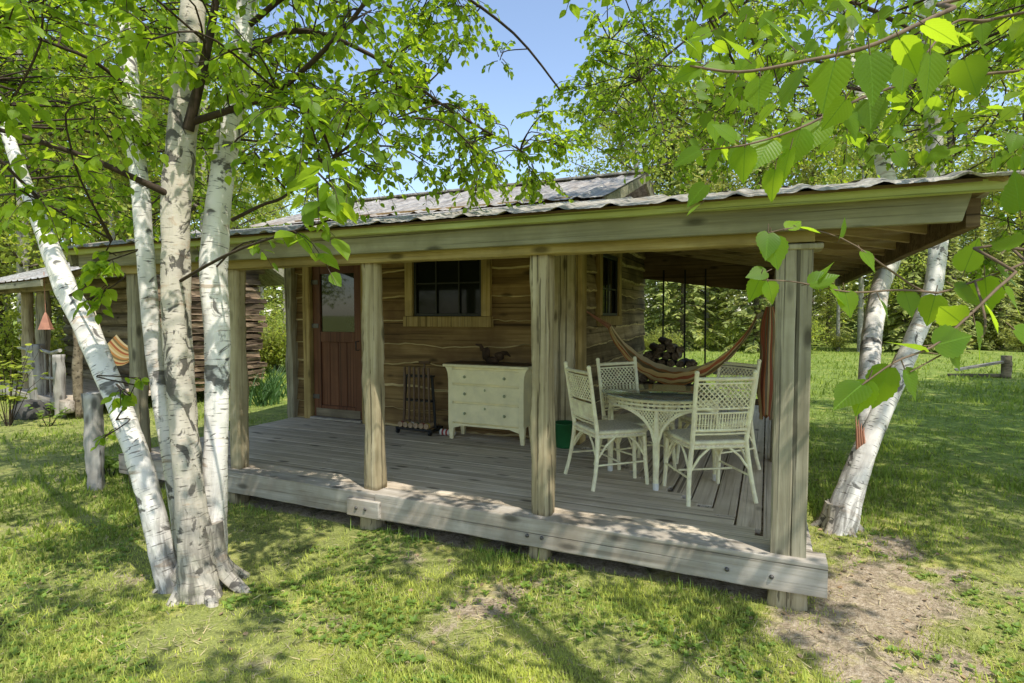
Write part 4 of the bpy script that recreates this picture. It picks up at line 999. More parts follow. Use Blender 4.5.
# ------------------------------------------------------------------ plants
def sword_plant(px, py, n, h, label):
    p = ground_at(px, py); m = MB(); P = []; D = []; N = []; S = []
    for i in range(n):
        a = random.uniform(0, 6.28); l = random.uniform(.1, .6); q = p+V(random.gauss(0, .12), random.gauss(0, .12), 0); hh = h*random.uniform(.6, 1.1)
        d0 = V(math.cos(a)*l, math.sin(a)*l, 1); d0 /= np.linalg.norm(d0); s = np.cross(d0, V(math.cos(a+.7), math.sin(a+.7), .2)); s /= np.linalg.norm(s); w = .018
        pts = []
        for k in range(5):
            t = k/4; c = q+d0*hh*t+V(math.cos(a), math.sin(a), -.5)*hh*.22*t**2.5; ww = w*(1-t**2*.95); pts += [c-s*ww, c+s*ww]
        m.add(pts, [(2*k, 2*k+1, 2*k+3, 2*k+2) for k in range(4)])
    tag(m.build('iris_clump', M['iris']), label, 'plant', 'sword leaved plants beside the cabin end')
sword_plant(272, 398, 70, .75, 'sword leaved iris clump beside the porch, nearer the cabin end wall')
sword_plant(262, 405, 60, .65, 'sword leaved iris clump growing against the left porch post in the gap')
def leafy(name, p, n, h, r, size, label, mat='weed', tm=None, grp=None):
    m = MB(); ps, ds, ns, ss = [], [], [], []; st = max(3, n//9)
    for i in range(st):
        a = random.uniform(0, 6.28); l = random.uniform(.1, .9)*r; tip = p+V(math.cos(a)*l, math.sin(a)*l, h*random.uniform(.5, 1.05)); mid = (p+tip)/2+V(0, 0, .12*h)
        m.tube([p+V(math.cos(a)*.03, math.sin(a)*.03, 0), mid, tip], [.006, .004, .002], 5, 1)
        for k in range(9):
            t = random.uniform(.3, 1); q = (1-t)**2*p+2*t*(1-t)*mid+t*t*tip; b = random.uniform(0, 6.28)
            ps.append(q); ds.append((math.cos(b), math.sin(b), random.uniform(-.4, .4))); ns.append((random.gauss(0, .4), random.gauss(0, .4), 1)); ss.append(size*random.uniform(.6, 1.2))
    m.leaves(ps, ds, ns, ss, tm or L_MID); return tag(m.build(name, [M[mat], M['twig']]), label, 'plant', grp)
leafy('hosta', ground_at(110, 476), 50, .35, .25, .14, 'broad leaved hosta at the foot of the leaning birch beside the stub post')
leafy('vine', at(6, 365, 9.0)*V(1, 1, 0), 150, 1.3, .8, .12, 'leafy vine climbing over the log railing at far left', 'leaf_far')
leafy('fern_bush', at(48, 402, 9.0)*V(1, 1, 0), 60, .4, .35, .09, 'low dark leafy bush in front of the far left log railing', 'weed')

# ------------------------------------------------------------------ trees
def curve(pts, n):
    pts = arr(pts); k = len(pts); t = np.linspace(0, k-1, n); out = []
    for x in t:
        i = min(int(x), k-2); u = x-i; p0 = pts[max(i-1, 0)]; p1 = pts[i]; p2 = pts[i+1]; p3 = pts[min(i+2, k-1)]
        out.append(.5*((2*p1)+(-p0+p2)*u+(2*p0-5*p1+4*p2-p3)*u*u+(-p0+3*p1-3*p2+p3)*u**3))
    return arr(out)
def twig(mb, p0, p1, droop, nleaf, size, lists, mat_t=1, r=.004, petiole=.35, rg=random):
    """a drooping twig with leaves along it"""
    p0 = arr(p0); p1 = arr(p1); L = np.linalg.norm(p1-p0); mid = (p0+p1)/2+V(0, 0, .12*L); end = p1+V(0, 0, -droop*L)
    ts = np.linspace(0, 1, 6); pts = arr([(1-t)**2*p0+2*t*(1-t)*mid+t*t*end for t in ts]); mb.tube(pts, np.linspace(r, r*.35, 6), 4, mat_t, False)
    ps, ds, ns, ss = lists; side = 1
    for k in range(nleaf):
        t = .2+.8*(k+.5)/nleaf; q = (1-t)**2*p0+2*t*(1-t)*mid+t*t*end; tg = 2*(1-t)*(mid-p0)+2*t*(end-mid); tg = tg/(np.linalg.norm(tg)+1e-9)
        sd = np.cross(tg, V(0, 0, 1)); sd = sd/(np.linalg.norm(sd)+1e-6)*side; side = -side
        d_ = tg*rg.uniform(.2, .9)+sd*rg.uniform(.4, 1.)+V(rg.gauss(0, .25), rg.gauss(0, .25), -rg.uniform(.1, .9))
        d_ = d_/np.linalg.norm(d_); n_ = V(rg.gauss(0, .55), rg.gauss(0, .55), 1.0); s = size*rg.uniform(.6, 1.2)
        ps.append(q+d_*s*petiole*rg.random()); ds.append(d_); ns.append(n_); ss.append(s)
def crown(mb, clusters, anchors, tm, rg, mat_t=1):
    """clusters: (centre, radius, twigs, leaves per twig, leaf size); anchors: limb points the boughs leave from"""
    lists = ([], [], [], []); anchors = arr(anchors)
    for (c, R, nt, nl, size) in clusters:
        c = arr(c); dd = np.linalg.norm(anchors-c, axis=1)+np.maximum(0, anchors[:, 2]-c[2]+.15)*.8; a = anchors[np.argmin(dd)]
        bough = curve([a, a*.55+c*.45+V(rg.gauss(0, .08), rg.gauss(0, .08), .12*R+.05), c], 8); L = np.linalg.norm(c-a); r0 = min(.013, .004+.004*L)
        mb.tube(bough, np.linspace(r0, .004, 8), 5, mat_t, False)
        for k in range(nt):
            u = V(rg.gauss(0, 1), rg.gauss(0, 1), rg.gauss(0, .75)); u = u/np.linalg.norm(u)*R*rg.random()**.45
            tip = c+u; st = bough[rg.randint(3, 7)]*.5+(c+u*.25)*.5
            twig(mb, st, tip, rg.uniform(.05, .45), nl, size, lists, mat_t, .0035, rg=rg)
    mb.leaves(*lists, tm)
    return lists

def left_birch():
    rg = random.Random(3)
    t = thing('birch_clump', 'white birch clump of four trunks growing from one base before the porch', 'tree', (-3.4, 2.42, 0))
    tr = [
     ([(172, 594, 3.66), (163, 555, 3.68), (151, 501, 3.72), (137, 454, 3.76), (122, 413, 3.82), (104, 370, 3.9), (86, 328, 3.98), (64, 284, 4.08), (45, 235, 4.18), (22, 175, 4.35), (-5, 95, 4.6), (-40, -30, 4.8), (-80, -200, 5.1)], [.10, .088, .083, .082, .078, .080, .085, .082, .068, .056, .048, .04, .03], 'birch', .06),
     ([(190, 590, 3.85), (178, 500, 3.95), (163, 410, 4.05), (153, 337, 4.1), (145, 250, 4.15), (137, 160, 4.2), (130, 80, 4.25), (122, 0, 4.3), (112, -120, 4.4), (100, -260, 4.6)], [.08, .068, .062, .060, .060, .062, .062, .058, .05, .04], 'birch', .05),
     ([(200, 604, 3.58), (197, 571, 3.59), (188, 483, 3.61), (181, 395, 3.64), (177, 337, 3.65), (176, 249, 3.68), (181, 150, 3.73), (188, 60, 3.78), (196, -50, 3.85), (206, -200, 4.0), (215, -330, 4.2)], [.155, .125, .102, .095, .093, .092, .093, .086, .075, .065, .05], 'birch_old_shaded', .07),
     ([(211, 580, 3.72), (213, 520, 3.75), (216, 450, 3.78), (217, 395, 3.8), (217, 337, 3.83), (213, 260, 3.86), (223, 170, 3.9), (236, 100, 3.95), (243, 40, 4.0), (252, -60, 4.05), (262, -200, 4.2), (275, -340, 4.4)], [.11, .09, .079, .08, .092, .105, .085, .073, .066, .06, .05, .04], 'birch', .06)]
    anchors = []
    for i, (pts, rad, mt, wob) in enumerate(tr):
        P = arr([at(*p) for p in pts]); P[0, 2] = -.05; C = curve(P, 150); R = np.interp(np.linspace(0, 1, 150), np.linspace(0, 1, len(rad)), rad)*(.83, .92, .88, .9)[i]
        m = MB(); m.tube(C, R, 32, 0, wob=wob, seed=i+3, rough=.085 if mt == 'birch_old_shaded' else .055); m.build('trunk', M[mt], t); anchors += list(C[66::3])
    # root flare
    m = MB()
    for a in range(7):
        an = a*.9+.3; b = V(-3.28, 2.5, 0); e = b+V(math.cos(an)*.36, math.sin(an)*.30, -.06); m.tube(curve([b+V(math.cos(an)*.05, math.sin(an)*.04, .42), b+V(math.cos(an)*.13, math.sin(an)*.11, .13), e], 14), np.linspace(.075, .03, 14), 12, wob=.1, seed=a, rough=.06)
    m.build('root_flare', M['birch_old_shaded'], t)
    br = [([(172, 196, 3.66), (130, 176, 3.5), (80, 155, 3.3), (0, 130, 3.0), (-60, 120, 2.8)], .022), ([(188, 130, 3.7), (205, 60, 3.6), (218, -10, 3.5), (235, -120, 3.4)], .035),
          ([(192, 122, 3.7), (235, 108, 3.6), (275, 92, 3.45), (312, 62, 3.3), (360, 10, 3.1), (400, -60, 3.0)], .024), ([(232, 220, 3.85), (262, 205, 3.75), (285, 196, 3.7), (330, 160, 3.6), (390, 120, 3.6)], .013),
          ([(130, 90, 4.2), (95, 62, 3.9), (55, 45, 3.6), (0, 25, 3.3)], .016), ([(240, 60, 4.0), (300, 30, 4.0), (380, 60, 4.2), (450, 110, 4.5), (520, 150, 4.8)], .022),
          ([(243, 30, 4.0), (330, -30, 3.9), (430, -20, 4.1), (510, 30, 4.4), (560, 90, 4.6)], .02), ([(62, 300, 4.1), (85, 285, 3.8), (100, 262, 3.6), (112, 240, 3.5)], .01),
          ([(113, 425, 3.8), (125, 405, 3.6), (135, 385, 3.5)], .006), ([(40, 200, 4.3), (10, 170, 4.0), (-40, 120, 3.8)], .015), ([(200, -60, 3.8), (260, -130, 3.3), (330, -160, 2.9), (400, -150, 2.6)], .03)]
    for pts, r_ in br:
        C = curve([at(*p) for p in pts], 18); m = MB(); m.tube(C, np.linspace(r_, r_*.35, 18), 8, wob=.05); m.build('branch', M['twig'], t); anchors += list(C[3:])
    cl = []
    def add(px, py, d, R, nt, nl, s): cl.append((at(px, py, d), R, nt, nl, s))
    for _ in range(34): add(rg.uniform(250, 585), rg.uniform(105, 188), rg.uniform(4.0, 5.4), rg.uniform(.2, .32), 9, 9, .056)
    for _ in range(10): add(rg.uniform(400, 470), rg.uniform(-20, 120), rg.uniform(3.6, 5.0), rg.uniform(.25, .35), 8, 8, .058)
    for _ in range(60): add(rg.uniform(-60, 240), rg.uniform(20, 235), rg.uniform(4.6, 6.6), rg.uniform(.35, .55), 10, 9, .058)
    for _ in range(40): add(rg.uniform(-60, 430), rg.uniform(-60, 150), rg.uniform(3.8, 6.0), rg.uniform(.35, .55), 10, 9, .058)
    for _ in range(46): add(rg.uniform(-60, 235), rg.uniform(-120, 150), rg.uniform(2.6, 5.2), rg.uniform(.25, .5), 9, 8, .062)
    for _ in range(50): add(rg.uniform(235, 400), rg.uniform(-150, 120), rg.uniform(2.7, 5.0), rg.uniform(.25, .45), 9, 8, .06)
    for (px, py, d, R, nt, nl, s) in [(20, 190, 2.9, .28, 8, 8, .07), (15, 90, 2.2, .3, 9, 7, .075), (60, 215, 3.4, .25, 7, 7, .07), (95, 265, 3.4, .17, 6, 6, .085), (90, 300, 3.5, .12, 4, 5, .085), (125, 395, 3.5, .08, 4, 5, .07), (140, 378, 3.5, .06, 3, 4, .06), (100, 440, 3.7, .07, 3, 4, .06),
        (335, 190, 2.3, .17, 6, 6, .095), (330, 220, 2.25, .09, 3, 4, .10), (290, 160, 2.9, .25, 8, 7, .07), (370, 120, 2.8, .3, 9, 8, .065), (400, 150, 3.6, .3, 9, 8, .06), (440, 130, 4.3, .33, 10, 9, .055), (480, 150, 4.6, .33, 10, 9, .055), (530, 160, 4.8, .3, 9, 9, .055), (560, 140, 5., .3, 8, 8, .055), (430, 165, 4.4, .3, 9, 9, .055), (500, 175, 4.8, .22, 8, 8, .052), (380, 175, 4.0, .3, 9, 8, .055), (350, 190, 3.6, .25, 8, 8, .055),
        (420, 40, 4.3, .3, 8, 8, .055), (470, 10, 4.4, .3, 8, 8, .055), (500, 60, 4.5, .25, 7, 8, .05), (440, -20, 4.2, .35, 9, 8, .055), (400, 60, 3.6, .3, 8, 8, .06), (300, 110, 2.6, .28, 8, 7, .07), (260, 150, 3.2, .25, 8, 7, .065), (210, 60, 3.0, .3, 8, 7, .07), (150, 40, 2.6, .3, 8, 7, .07), (70, 150, 2.7, .3, 8, 7, .07), (110, 100, 3.1, .35, 9, 8, .065), (265, 240, 3.3, .10, 3, 4, .07)]: add(px, py, d, R, nt, nl, s)
    for _ in range(16):   # the part of the crown above the picture
        cl.append((V(rg.uniform(-5.5, -1.6), rg.uniform(.8, 4.5), rg.uniform(4.5, 7.5)), .6, 10, 9, .06))
    m = MB(); crown(m, cl, anchors, L_MID, rg); m.build('crown', [M['leaf'], M['twig']], t)
left_birch()

def right_birch():
    rg = random.Random(5)
    t = thing('leaning_birch', 'leaning white birch with forked trunk growing right of the porch corner', 'tree', (.56, 5.3, 0))
    T = [([(836, 538, 4.66), (852, 488, 4.72), (871, 436, 4.8), (893, 386, 4.9), (916, 336, 5.05), (932, 290, 5.2), (938, 240, 5.3), (937, 190, 5.35), (932, 100, 5.4), (926, 0, 5.5), (920, -150, 5.7), (930, -300, 6)], [.145, .112, .095, .088, .088, .088, .085, .08, .07, .062, .05, .035]),
         ([(866, 440, 4.85), (868, 390, 5.0), (872, 330, 5.4), (881, 285, 5.75), (893, 255, 6.0), (893, 215, 6.1), (884, 165, 6.2), (866, 115, 6.3), (850, 60, 6.4), (845, -60, 6.6), (835, -200, 6.9)], [.05, .085, .098, .10, .10, .095, .09, .08, .065, .05, .035])]
    anchors = []
    for i, (pts, rad) in enumerate(T):
        P = arr([at(*p) for p in pts]); 
        if i == 0: P[0, 2] = -.05
        C = curve(P, 130); R = np.interp(np.linspace(0, 1, 130), np.linspace(0, 1, len(rad)), rad)*.88
        m = MB(); m.tube(C, R, 28, 0, wob=.06, seed=i+13, rough=.06); m.build('trunk', M['birch'], t); anchors += list(C[66::3])
    m = MB()
    for a in range(6):
        an = a*1.05; b = V(.56, 5.32, 0); e = b+V(math.cos(an)*.24, math.sin(an)*.24, -.06); m.tube(curve([b+V(math.cos(an)*.05, math.sin(an)*.05, .20), b+V(math.cos(an)*.11, math.sin(an)*.11, .06), e], 12), np.linspace(.055, .02, 12), 10, wob=.1, seed=a, rough=.06)
    m.build('root_flare', M['birch_old_shaded'], t)
    sp = MB(); p0 = at(862, 440, 4.75)
    for k in range(4): sp.tube([p0+V(.02*k-.03, 0, -.12), p0+V(.015*k-.04, -.02, .06), p0+V(.02*k-.05, -.01, .2-.03*k)], [.012, .010, .002], 5)
    sp.build('split_bark', M['copper'], t)
    br = [([(933, 120, 5.4), (880, 95, 5.2), (820, 85, 5.0), (760, 95, 4.9)], .02), ([(928, 40, 5.5), (860, 5, 5.3), (780, -10, 5.2), (700, 30, 5.1), (640, 80, 5.0)], .022), ([(852, 70, 6.4), (790, 60, 6.3), (720, 90, 6.2), (650, 130, 6.1)], .02), ([(847, -20, 6.5), (760, -40, 6.3), (680, -20, 6.0), (610, 40, 5.8)], .022), ([(936, 170, 5.35), (980, 140, 5.1), (1040, 120, 5.0)], .015), ([(938, 230, 5.3), (975, 215, 5.1), (1020, 225, 4.9)], .01), ([(930, 60, 5.45), (990, 10, 5.3), (1060, -20, 5.2)], .018), ([(880, 150, 6.2), (845, 120, 6.0), (810, 115, 5.9)], .03)]
    for pts, r_ in br:
        C = curve([at(*p) for p in pts], 16); m = MB(); m.tube(C, np.linspace(r_, r_*.3, 16), 7, wob=.05); m.build('branch', M['twig'], t); anchors += list(C[3:])
    cl = []
    for _ in range(170): cl.append((at(rg.uniform(640, 1080), rg.uniform(-100, 150), rg.uniform(4.4, 7.2)), rg.uniform(.3, .6), 9, 9, .058))
    for (px, py, d, R) in [(600, 20, 5.4, .35), (590, 60, 5.3, .3), (610, 100, 5.2, .35), (640, 130, 5.2, .35), (690, 150, 5.3, .3), (620, 150, 5.6, .25), (560, 95, 5.6, .25), (580, 120, 5.6, .25), (650, 60, 5.2, .4), (630, -10, 5.3, .4), (600, -60, 5.5, .4), (720, 165, 5.6, .3), (770, 150, 5.6, .3), (990, 190, 5.2, .35), (1010, 230, 5.0, .3), (990, 260, 5.1, .2), (1010, 150, 5.3, .35), (960, 200, 5.4, .2)]: cl.append((at(px, py, d), R, 9, 9, .056))
    for _ in range(34): cl.append((at(rg.uniform(575, 800), rg.uniform(20, 178), rg.uniform(5.0, 6.6)), rg.uniform(.25, .4), 9, 9, .058))
    for _ in range(22): cl.append((V(rg.uniform(-.8, 4.2), rg.uniform(3.2, 8), rg.uniform(5.2, 8.5)), .6, 9, 9, .06))
    m = MB(); crown(m, cl, anchors, L_MID, rg); m.build('crown', [M['leaf'], M['twig']], t)
right_birch()

def near_tree():
    """broad leaved tree standing just right of the picture, its boughs reaching across the top right"""
    rg = random.Random(9)
    t = thing('basswood_tree', 'broad leaved tree whose bright near branches hang across the upper right', 'tree', (2.35, .75, 0))
    TP = [V(2.35, .75, -.05), V(2.33, .78, 1), V(2.25, .85, 2.2), V(2.1, .95, 3.5), V(1.9, 1.05, 5.0), V(1.8, 1.1, 6.8)]; C = curve(TP, 30)
    m = MB(); m.tube(C, np.linspace(.16, .05, 30), 14, wob=.05); m.build('trunk', M['bark'], t)
    anchors = list(C[12:])
    A = lambda *q: [at(*x) for x in q]
    br = [([TP[2]]+A((1040, -20, 1.35), (950, 10, 1.2), (870, 46, 1.12), (800, 62, 1.1), (740, 72, 1.1), (690, 66, 1.1)), .0062, .0022),
          ([TP[2]]+A((1060, 5, 1.5), (990, 20, 1.4), (955, 22, 1.35), (925, 55, 1.3)), .005, .002),
          ([TP[2]]+A((1080, 60, 1.7), (960, 70, 1.6), (870, 95, 1.5), (800, 128, 1.45), (745, 145, 1.42), (700, 150, 1.4)), .0052, .002),
          ([TP[1]+V(0, 0, .5)]+A((1090, 240, 1.7), (1024, 264, 1.55), (975, 281, 1.5), (930, 293, 1.48), (890, 270, 1.46), (845, 240, 1.45), (800, 228, 1.45), (768, 233, 1.45)), .0045, .0016),
          (A((938, 293, 1.48), (900, 290, 1.46), (850, 292, 1.45), (795, 282, 1.44), (762, 280, 1.44)), .003, .0013),
          ([TP[1]+V(0, 0, .3)]+A((1070, 255, 1.3), (1015, 275, 1.2), (975, 310, 1.15), (935, 345, 1.12), (895, 362, 1.1), (862, 385, 1.1)), .0042, .0015),
          (A((975, 281, 1.5), (985, 330, 1.2), (950, 350, 1.15), (910, 372, 1.12)), .003, .0013),
          ([TP[3], V(1.2, 1.2, 3.9), V(.2, 1.4, 4.2), V(-.8, 1.6, 4.1)], .035, .01), ([TP[3], V(1.4, .2, 4.2), V(.4, -.4, 4.6), V(-.8, -.4, 4.8)], .035, .01), ([TP[4], V(1.0, 1.8, 5.6), V(.2, 2.4, 6.0), V(-.6, 2.8, 6.2)], .03, .01), ([TP[4], V(2.6, 2.2, 5.6), V(3.0, 3.2, 6.0)], .03, .01)]
    for pts, r0, r1 in br:
        C = curve(pts, 26); m = MB(); m.tube(C, np.linspace(r0, r1, 26), 7, wob=.04); m.build('branch', M['twig_light'] if r0 < .02 else M['twig'], t)
        if r0 > .02: anchors += list(C[4:])
    # individually placed near leaves : px, py, depth, length, hang direction
    ps, ds, ns, ss = [], [], [], []; m = MB()
    def lf(px, py, d, L, ax, ay, tilt=None):
        p = at(px, py, d); dd = rt*ax-up*ay+fw*rg.uniform(-.35, .35); n = V(rg.gauss(0, .3), rg.gauss(0, .3), 1) if tilt is None else tilt
        nn = -fw*rg.uniform(.5, 1.)+up*rg.uniform(.2, .9)+rt*rg.gauss(0, .45)
        ps.append(p); ds.append(dd); ns.append(nn if rg.random() < .7 else n); ss.append(L)
        m.tube([p-dd/np.linalg.norm(dd)*L*.3+V(0, 0, .004), p], .0012, 4, 1, False)
    px_ = lambda L, d: L*(.78 if L < 60 else .56)*d/574
    for (px, py, d, L, ax, ay) in [
        (835, 62, 1.1, 92, -.3, 1), (870, 55, 1.08, 88, .15, 1), (900, 40, 1.12, 70, .5, .6), (925, 25, 1.1, 70, .9, .5), (800, 70, 1.12, 80, -.5, .9), (845, 100, 1.15, 60, -.6, .9), (950, 30, 1.15, 60, .9, .15), (760, 78, 1.12, 48, -.2, 1), (735, 80, 1.1, 40, -.6, .8), (745, 58, 1.15, 45, -.7, -.5), (700, 68, 1.1, 36, -1, .3), (695, 62, 1.1, 34, -.8, -.3), (790, 45, 1.2, 50, -.4, -.6), (860, 25, 1.25, 50, -.3, -.4), (905, 65, 1.3, 60, -.3, 1), (930, 55, 1.3, 58, .1, 1), (965, 60, 1.4, 50, .5, .8),
        (870, 100, 1.5, 46, -.1, 1), (845, 110, 1.5, 44, .3, 1), (820, 122, 1.48, 48, -.5, .9), (800, 130, 1.45, 50, -.2, 1), (770, 140, 1.44, 48, -.5, .8), (745, 148, 1.42, 44, 0, 1), (720, 150, 1.42, 40, -.6, .8), (700, 150, 1.4, 38, -1, .5), (735, 140, 1.4, 36, -.6, -.4), (790, 150, 1.45, 46, -.3, 1), (775, 170, 1.45, 40, -.1, 1), (705, 185, 1.5, 34, -.6, .7), (700, 205, 1.5, 22, -.9, .6),
        (768, 233, 1.45, 38, -.2, 1), (772, 238, 1.45, 42, .1, 1), (788, 229, 1.45, 26, .9, -.6), (800, 228, 1.45, 26, .9, .2), (840, 238, 1.45, 26, .1, -.8), (862, 252, 1.45, 30, .4, .8), (760, 278, 1.44, 34, -.3, 1), (768, 282, 1.44, 30, .3, 1), (766, 272, 1.44, 28, -.9, .2), (810, 284, 1.44, 36, .8, -.3), (830, 288, 1.44, 34, .7, .6), (818, 280, 1.44, 32, .6, -.8), (845, 292, 1.45, 34, .2, 1), (905, 292, 1.47, 34, .1, 1), (935, 296, 1.48, 40, -.1, 1), (955, 288, 1.48, 44, .8, .5), (985, 278, 1.5, 50, .3, 1), (1000, 272, 1.5, 46, .8, .3), (965, 270, 1.5, 42, .2, -.9),
        (862, 385, 1.1, 52, -.8, .5), (868, 382, 1.1, 46, -.4, 1), (890, 368, 1.1, 58, -.3, 1), (905, 370, 1.12, 60, .4, .9), (925, 352, 1.12, 48, -.7, -.3), (935, 345, 1.12, 54, .8, -.2), (950, 345, 1.13, 60, .6, .8), (975, 325, 1.15, 56, .4, 1), (985, 305, 1.18, 60, .6, .8), (960, 322, 1.15, 46, -.7, -.4), (1005, 290, 1.2, 60, .7, .8), (1005, 250, 1.3, 60, .7, -.7), (1015, 330, 1.15, 60, .8, .6), (1020, 210, 1.3, 70, -.3, -.9), (880, 300, 1.45, 30, .2, .8)]:
        lf(px, py, d, px_(L, d), ax, ay)
    for _ in range(320):    # leaves between the front branches
        px, py = rg.uniform(680, 1060), rg.uniform(-40, 160); d = rg.uniform(1.5, 2.8); lf(px, py, d, rg.uniform(.04, .07), rg.uniform(-1, 1), rg.uniform(-.2, 1))
    m.leaves(ps, ds, ns, ss, L_NEAR, 0, True); m.build('leaf_sprays', [M['leaf_near'], M['twig_light']], t)
    cl = []
    sd = V(.5, -.21, 1)/np.linalg.norm(V(.5, -.21, 1)); k = 0
    while k < 58:
        c = V(rg.uniform(-2.6, 3.4), rg.uniform(-1.2, 2.9), rg.uniform(3.4, 6.4)); k += 1
        if min(np.linalg.norm(np.cross(c-q, sd)) for q in (V(.35, .9, 2.1), V(.75, 1.2, 1.9), V(.2, 1.0, 2.2))) < 1.0: continue
        cl.append((c, rg.uniform(.35, .6), 7, 7, .095))
    for _ in range(14): cl.append((at(rg.uniform(700, 1060), rg.uniform(-90, 90), rg.uniform(1.9, 2.9)), .25, 6, 6, .075))
    for _ in range(10): cl.append((at(rg.uniform(580, 720), rg.uniform(-120, -10), rg.uniform(2.3, 3.3)), .3, 6, 6, .07))
    m = MB(); crown(m, cl, anchors, L_MID, rg); m.build('crown', [M['leaf'], M['twig']], t)
near_tree()

# background trees: prototypes then copies ---------------------------------------------------
def conifer(seed, Ht, R):
    rg = np.random.default_rng(seed); o = thing('spruce_tree', '', 'tree'); m = MB(); m.tube([(0, 0, -.1), (0, 0, Ht*.5), (0, 0, Ht)], [.16, .1, .01], 8, wob=.05); m.build('trunk', M['bark'], o, False)
    m = MB(); ps, ds, ns, ss = [], [], [], []; z = .5
    while z < Ht-.3:
        L = R*(1-z/Ht)**.75*rg.uniform(.8, 1.1)+.15; nb = rg.integers(5, 8); a0 = rg.uniform(0, 6.28)
        for b in range(nb):
            a = a0+b*2*PI/nb+rg.normal(0, .2); l = L*rg.uniform(.7, 1.1); dr = rg.uniform(.12, .38); e = V(math.cos(a)*l, math.sin(a)*l, z-l*dr); s = V(0, 0, z)
            m.tube([s, (s+e)/2+V(0, 0, .06*l), e], [.022, .014, .004], 4, 1, False)
            k = int(l*11)+3; t = rg.random(k)**.7; q = s+(e-s)*t[:, None]+V(0, 0, 1)*(.24*l*t*(1-t))[:, None]
            for i in range(k):
                sd = (-1)**i; ps.append(q[i]); ds.append(V(math.cos(a)*.8-sd*math.sin(a)*.8, math.sin(a)*.8+sd*math.cos(a)*.8, -.35+rg.normal(0, .2))); ns.append(V(rg.normal(0, .4), rg.normal(0, .4), 1)); ss.append(rg.uniform(.22, .5))
        z += rg.uniform(.22, .36)
    tm = (arr([(0, 0, 0), (.3, .16, -.03), (.7, .14, -.06), (1, 0, -.1), (.7, -.14, -.06), (.3, -.16, -.03)]), [(0, 1, 5), (1, 2, 4, 5), (2, 3, 4)])
    m.leaves(ps, ds, ns, ss, tm); m.build('crown', [M['needle'], M['bark']], o, False); return o
def broadleaf(seed, Ht, R, mat, bark, n=9000, base=.25, size=.15):
    rg = np.random.default_rng(seed); o = thing('broadleaf_tree', '', 'tree'); m = MB(); bend = rg.normal(0, .25, 2)
    tp = curve([(0, 0, -.1), (bend[0]*.3, bend[1]*.3, Ht*.35), (bend[0], bend[1], Ht*.7), (bend[0]*1.2, bend[1], Ht*.97)], 14); m.tube(tp, np.linspace(.02*Ht*.7, .02, 14), 8, wob=.06); m.build('trunk', M[bark], o, False)
    m = MB(); ps, ds, ns, ss = [], [], [], []; nb = 26
    for b in range(nb):
        f = base+(1-base)*(b+.5)/nb; a = b*2.4+rg.normal(0, .4); s = tp[int(f*13)]
        prof = math.sin(min(1, (f-base)/(1-base)*.9+.12)*PI)**.6; l = R*prof*rg.uniform(.65, 1.1)+.3
        e = s+V(math.cos(a)*l, math.sin(a)*l, l*rg.uniform(.15, .6)); m.tube([s, (s+e)/2+V(0, 0, .1), e], [.05, .03, .01], 5, 1, False)
        for k in range(n//nb//40):
            t = rg.uniform(.35, 1.05); c = s+(e-s)*t+rg.normal(0, .22*R*.4, 3); q = c+rg.normal(0, 1, (40, 3))*V(.34, .34, .24)*rg.uniform(.6, 1.2)
            ps += list(q); ds += list(rg.normal(0, 1, (40, 3))-V(0, 0, .4)); ns += list(rg.normal(0, .6, (40, 3))+V(0, 0, 1)); ss += list(size*rg.uniform(.6, 1.3, 40))
    m.leaves(ps, ds, ns, ss, L_FAR); m.build('crown', [M[mat], M['bark']], o, False); return o
def shrub(seed, Ht, mat):
    rg = np.random.default_rng(seed); o = thing('shrub', '', 'shrub'); m = MB(); ps, ds, ns, ss = [], [], [], []
    for b in range(16):
        a = rg.uniform(0, 6.28); l = rg.uniform(.2, 1.)*Ht*.7; e = V(math.cos(a)*l, math.sin(a)*l, Ht*rg.uniform(.4, 1)); m.tube([(0, 0, -.05), e*.5+V(0, 0, .2), e], [.02, .014, .005], 4, 1, False)
        for k in range(4):
            c = e*rg.uniform(.45, 1.05); q = c+rg.normal(0, .17*Ht, (32, 3))*V(1, 1, .7); q[:, 2] = np.abs(q[:, 2]); ps += list(q); ds += list(rg.normal(0, 1, (32, 3))); ns += list(rg.normal(0, .6, (32, 3))+V(0, 0, 1)); ss += list(rg.uniform(.07, .15, 32))
    m.leaves(ps, ds, ns, ss, L_FAR); m.build('foliage', [M[mat], M['bark']], o, False); return o
def pos(px, d):   # point on the ground at forward depth d
    q = fw0*d+rt*(px-512)/F*d; return (q[0], q[1], 0)
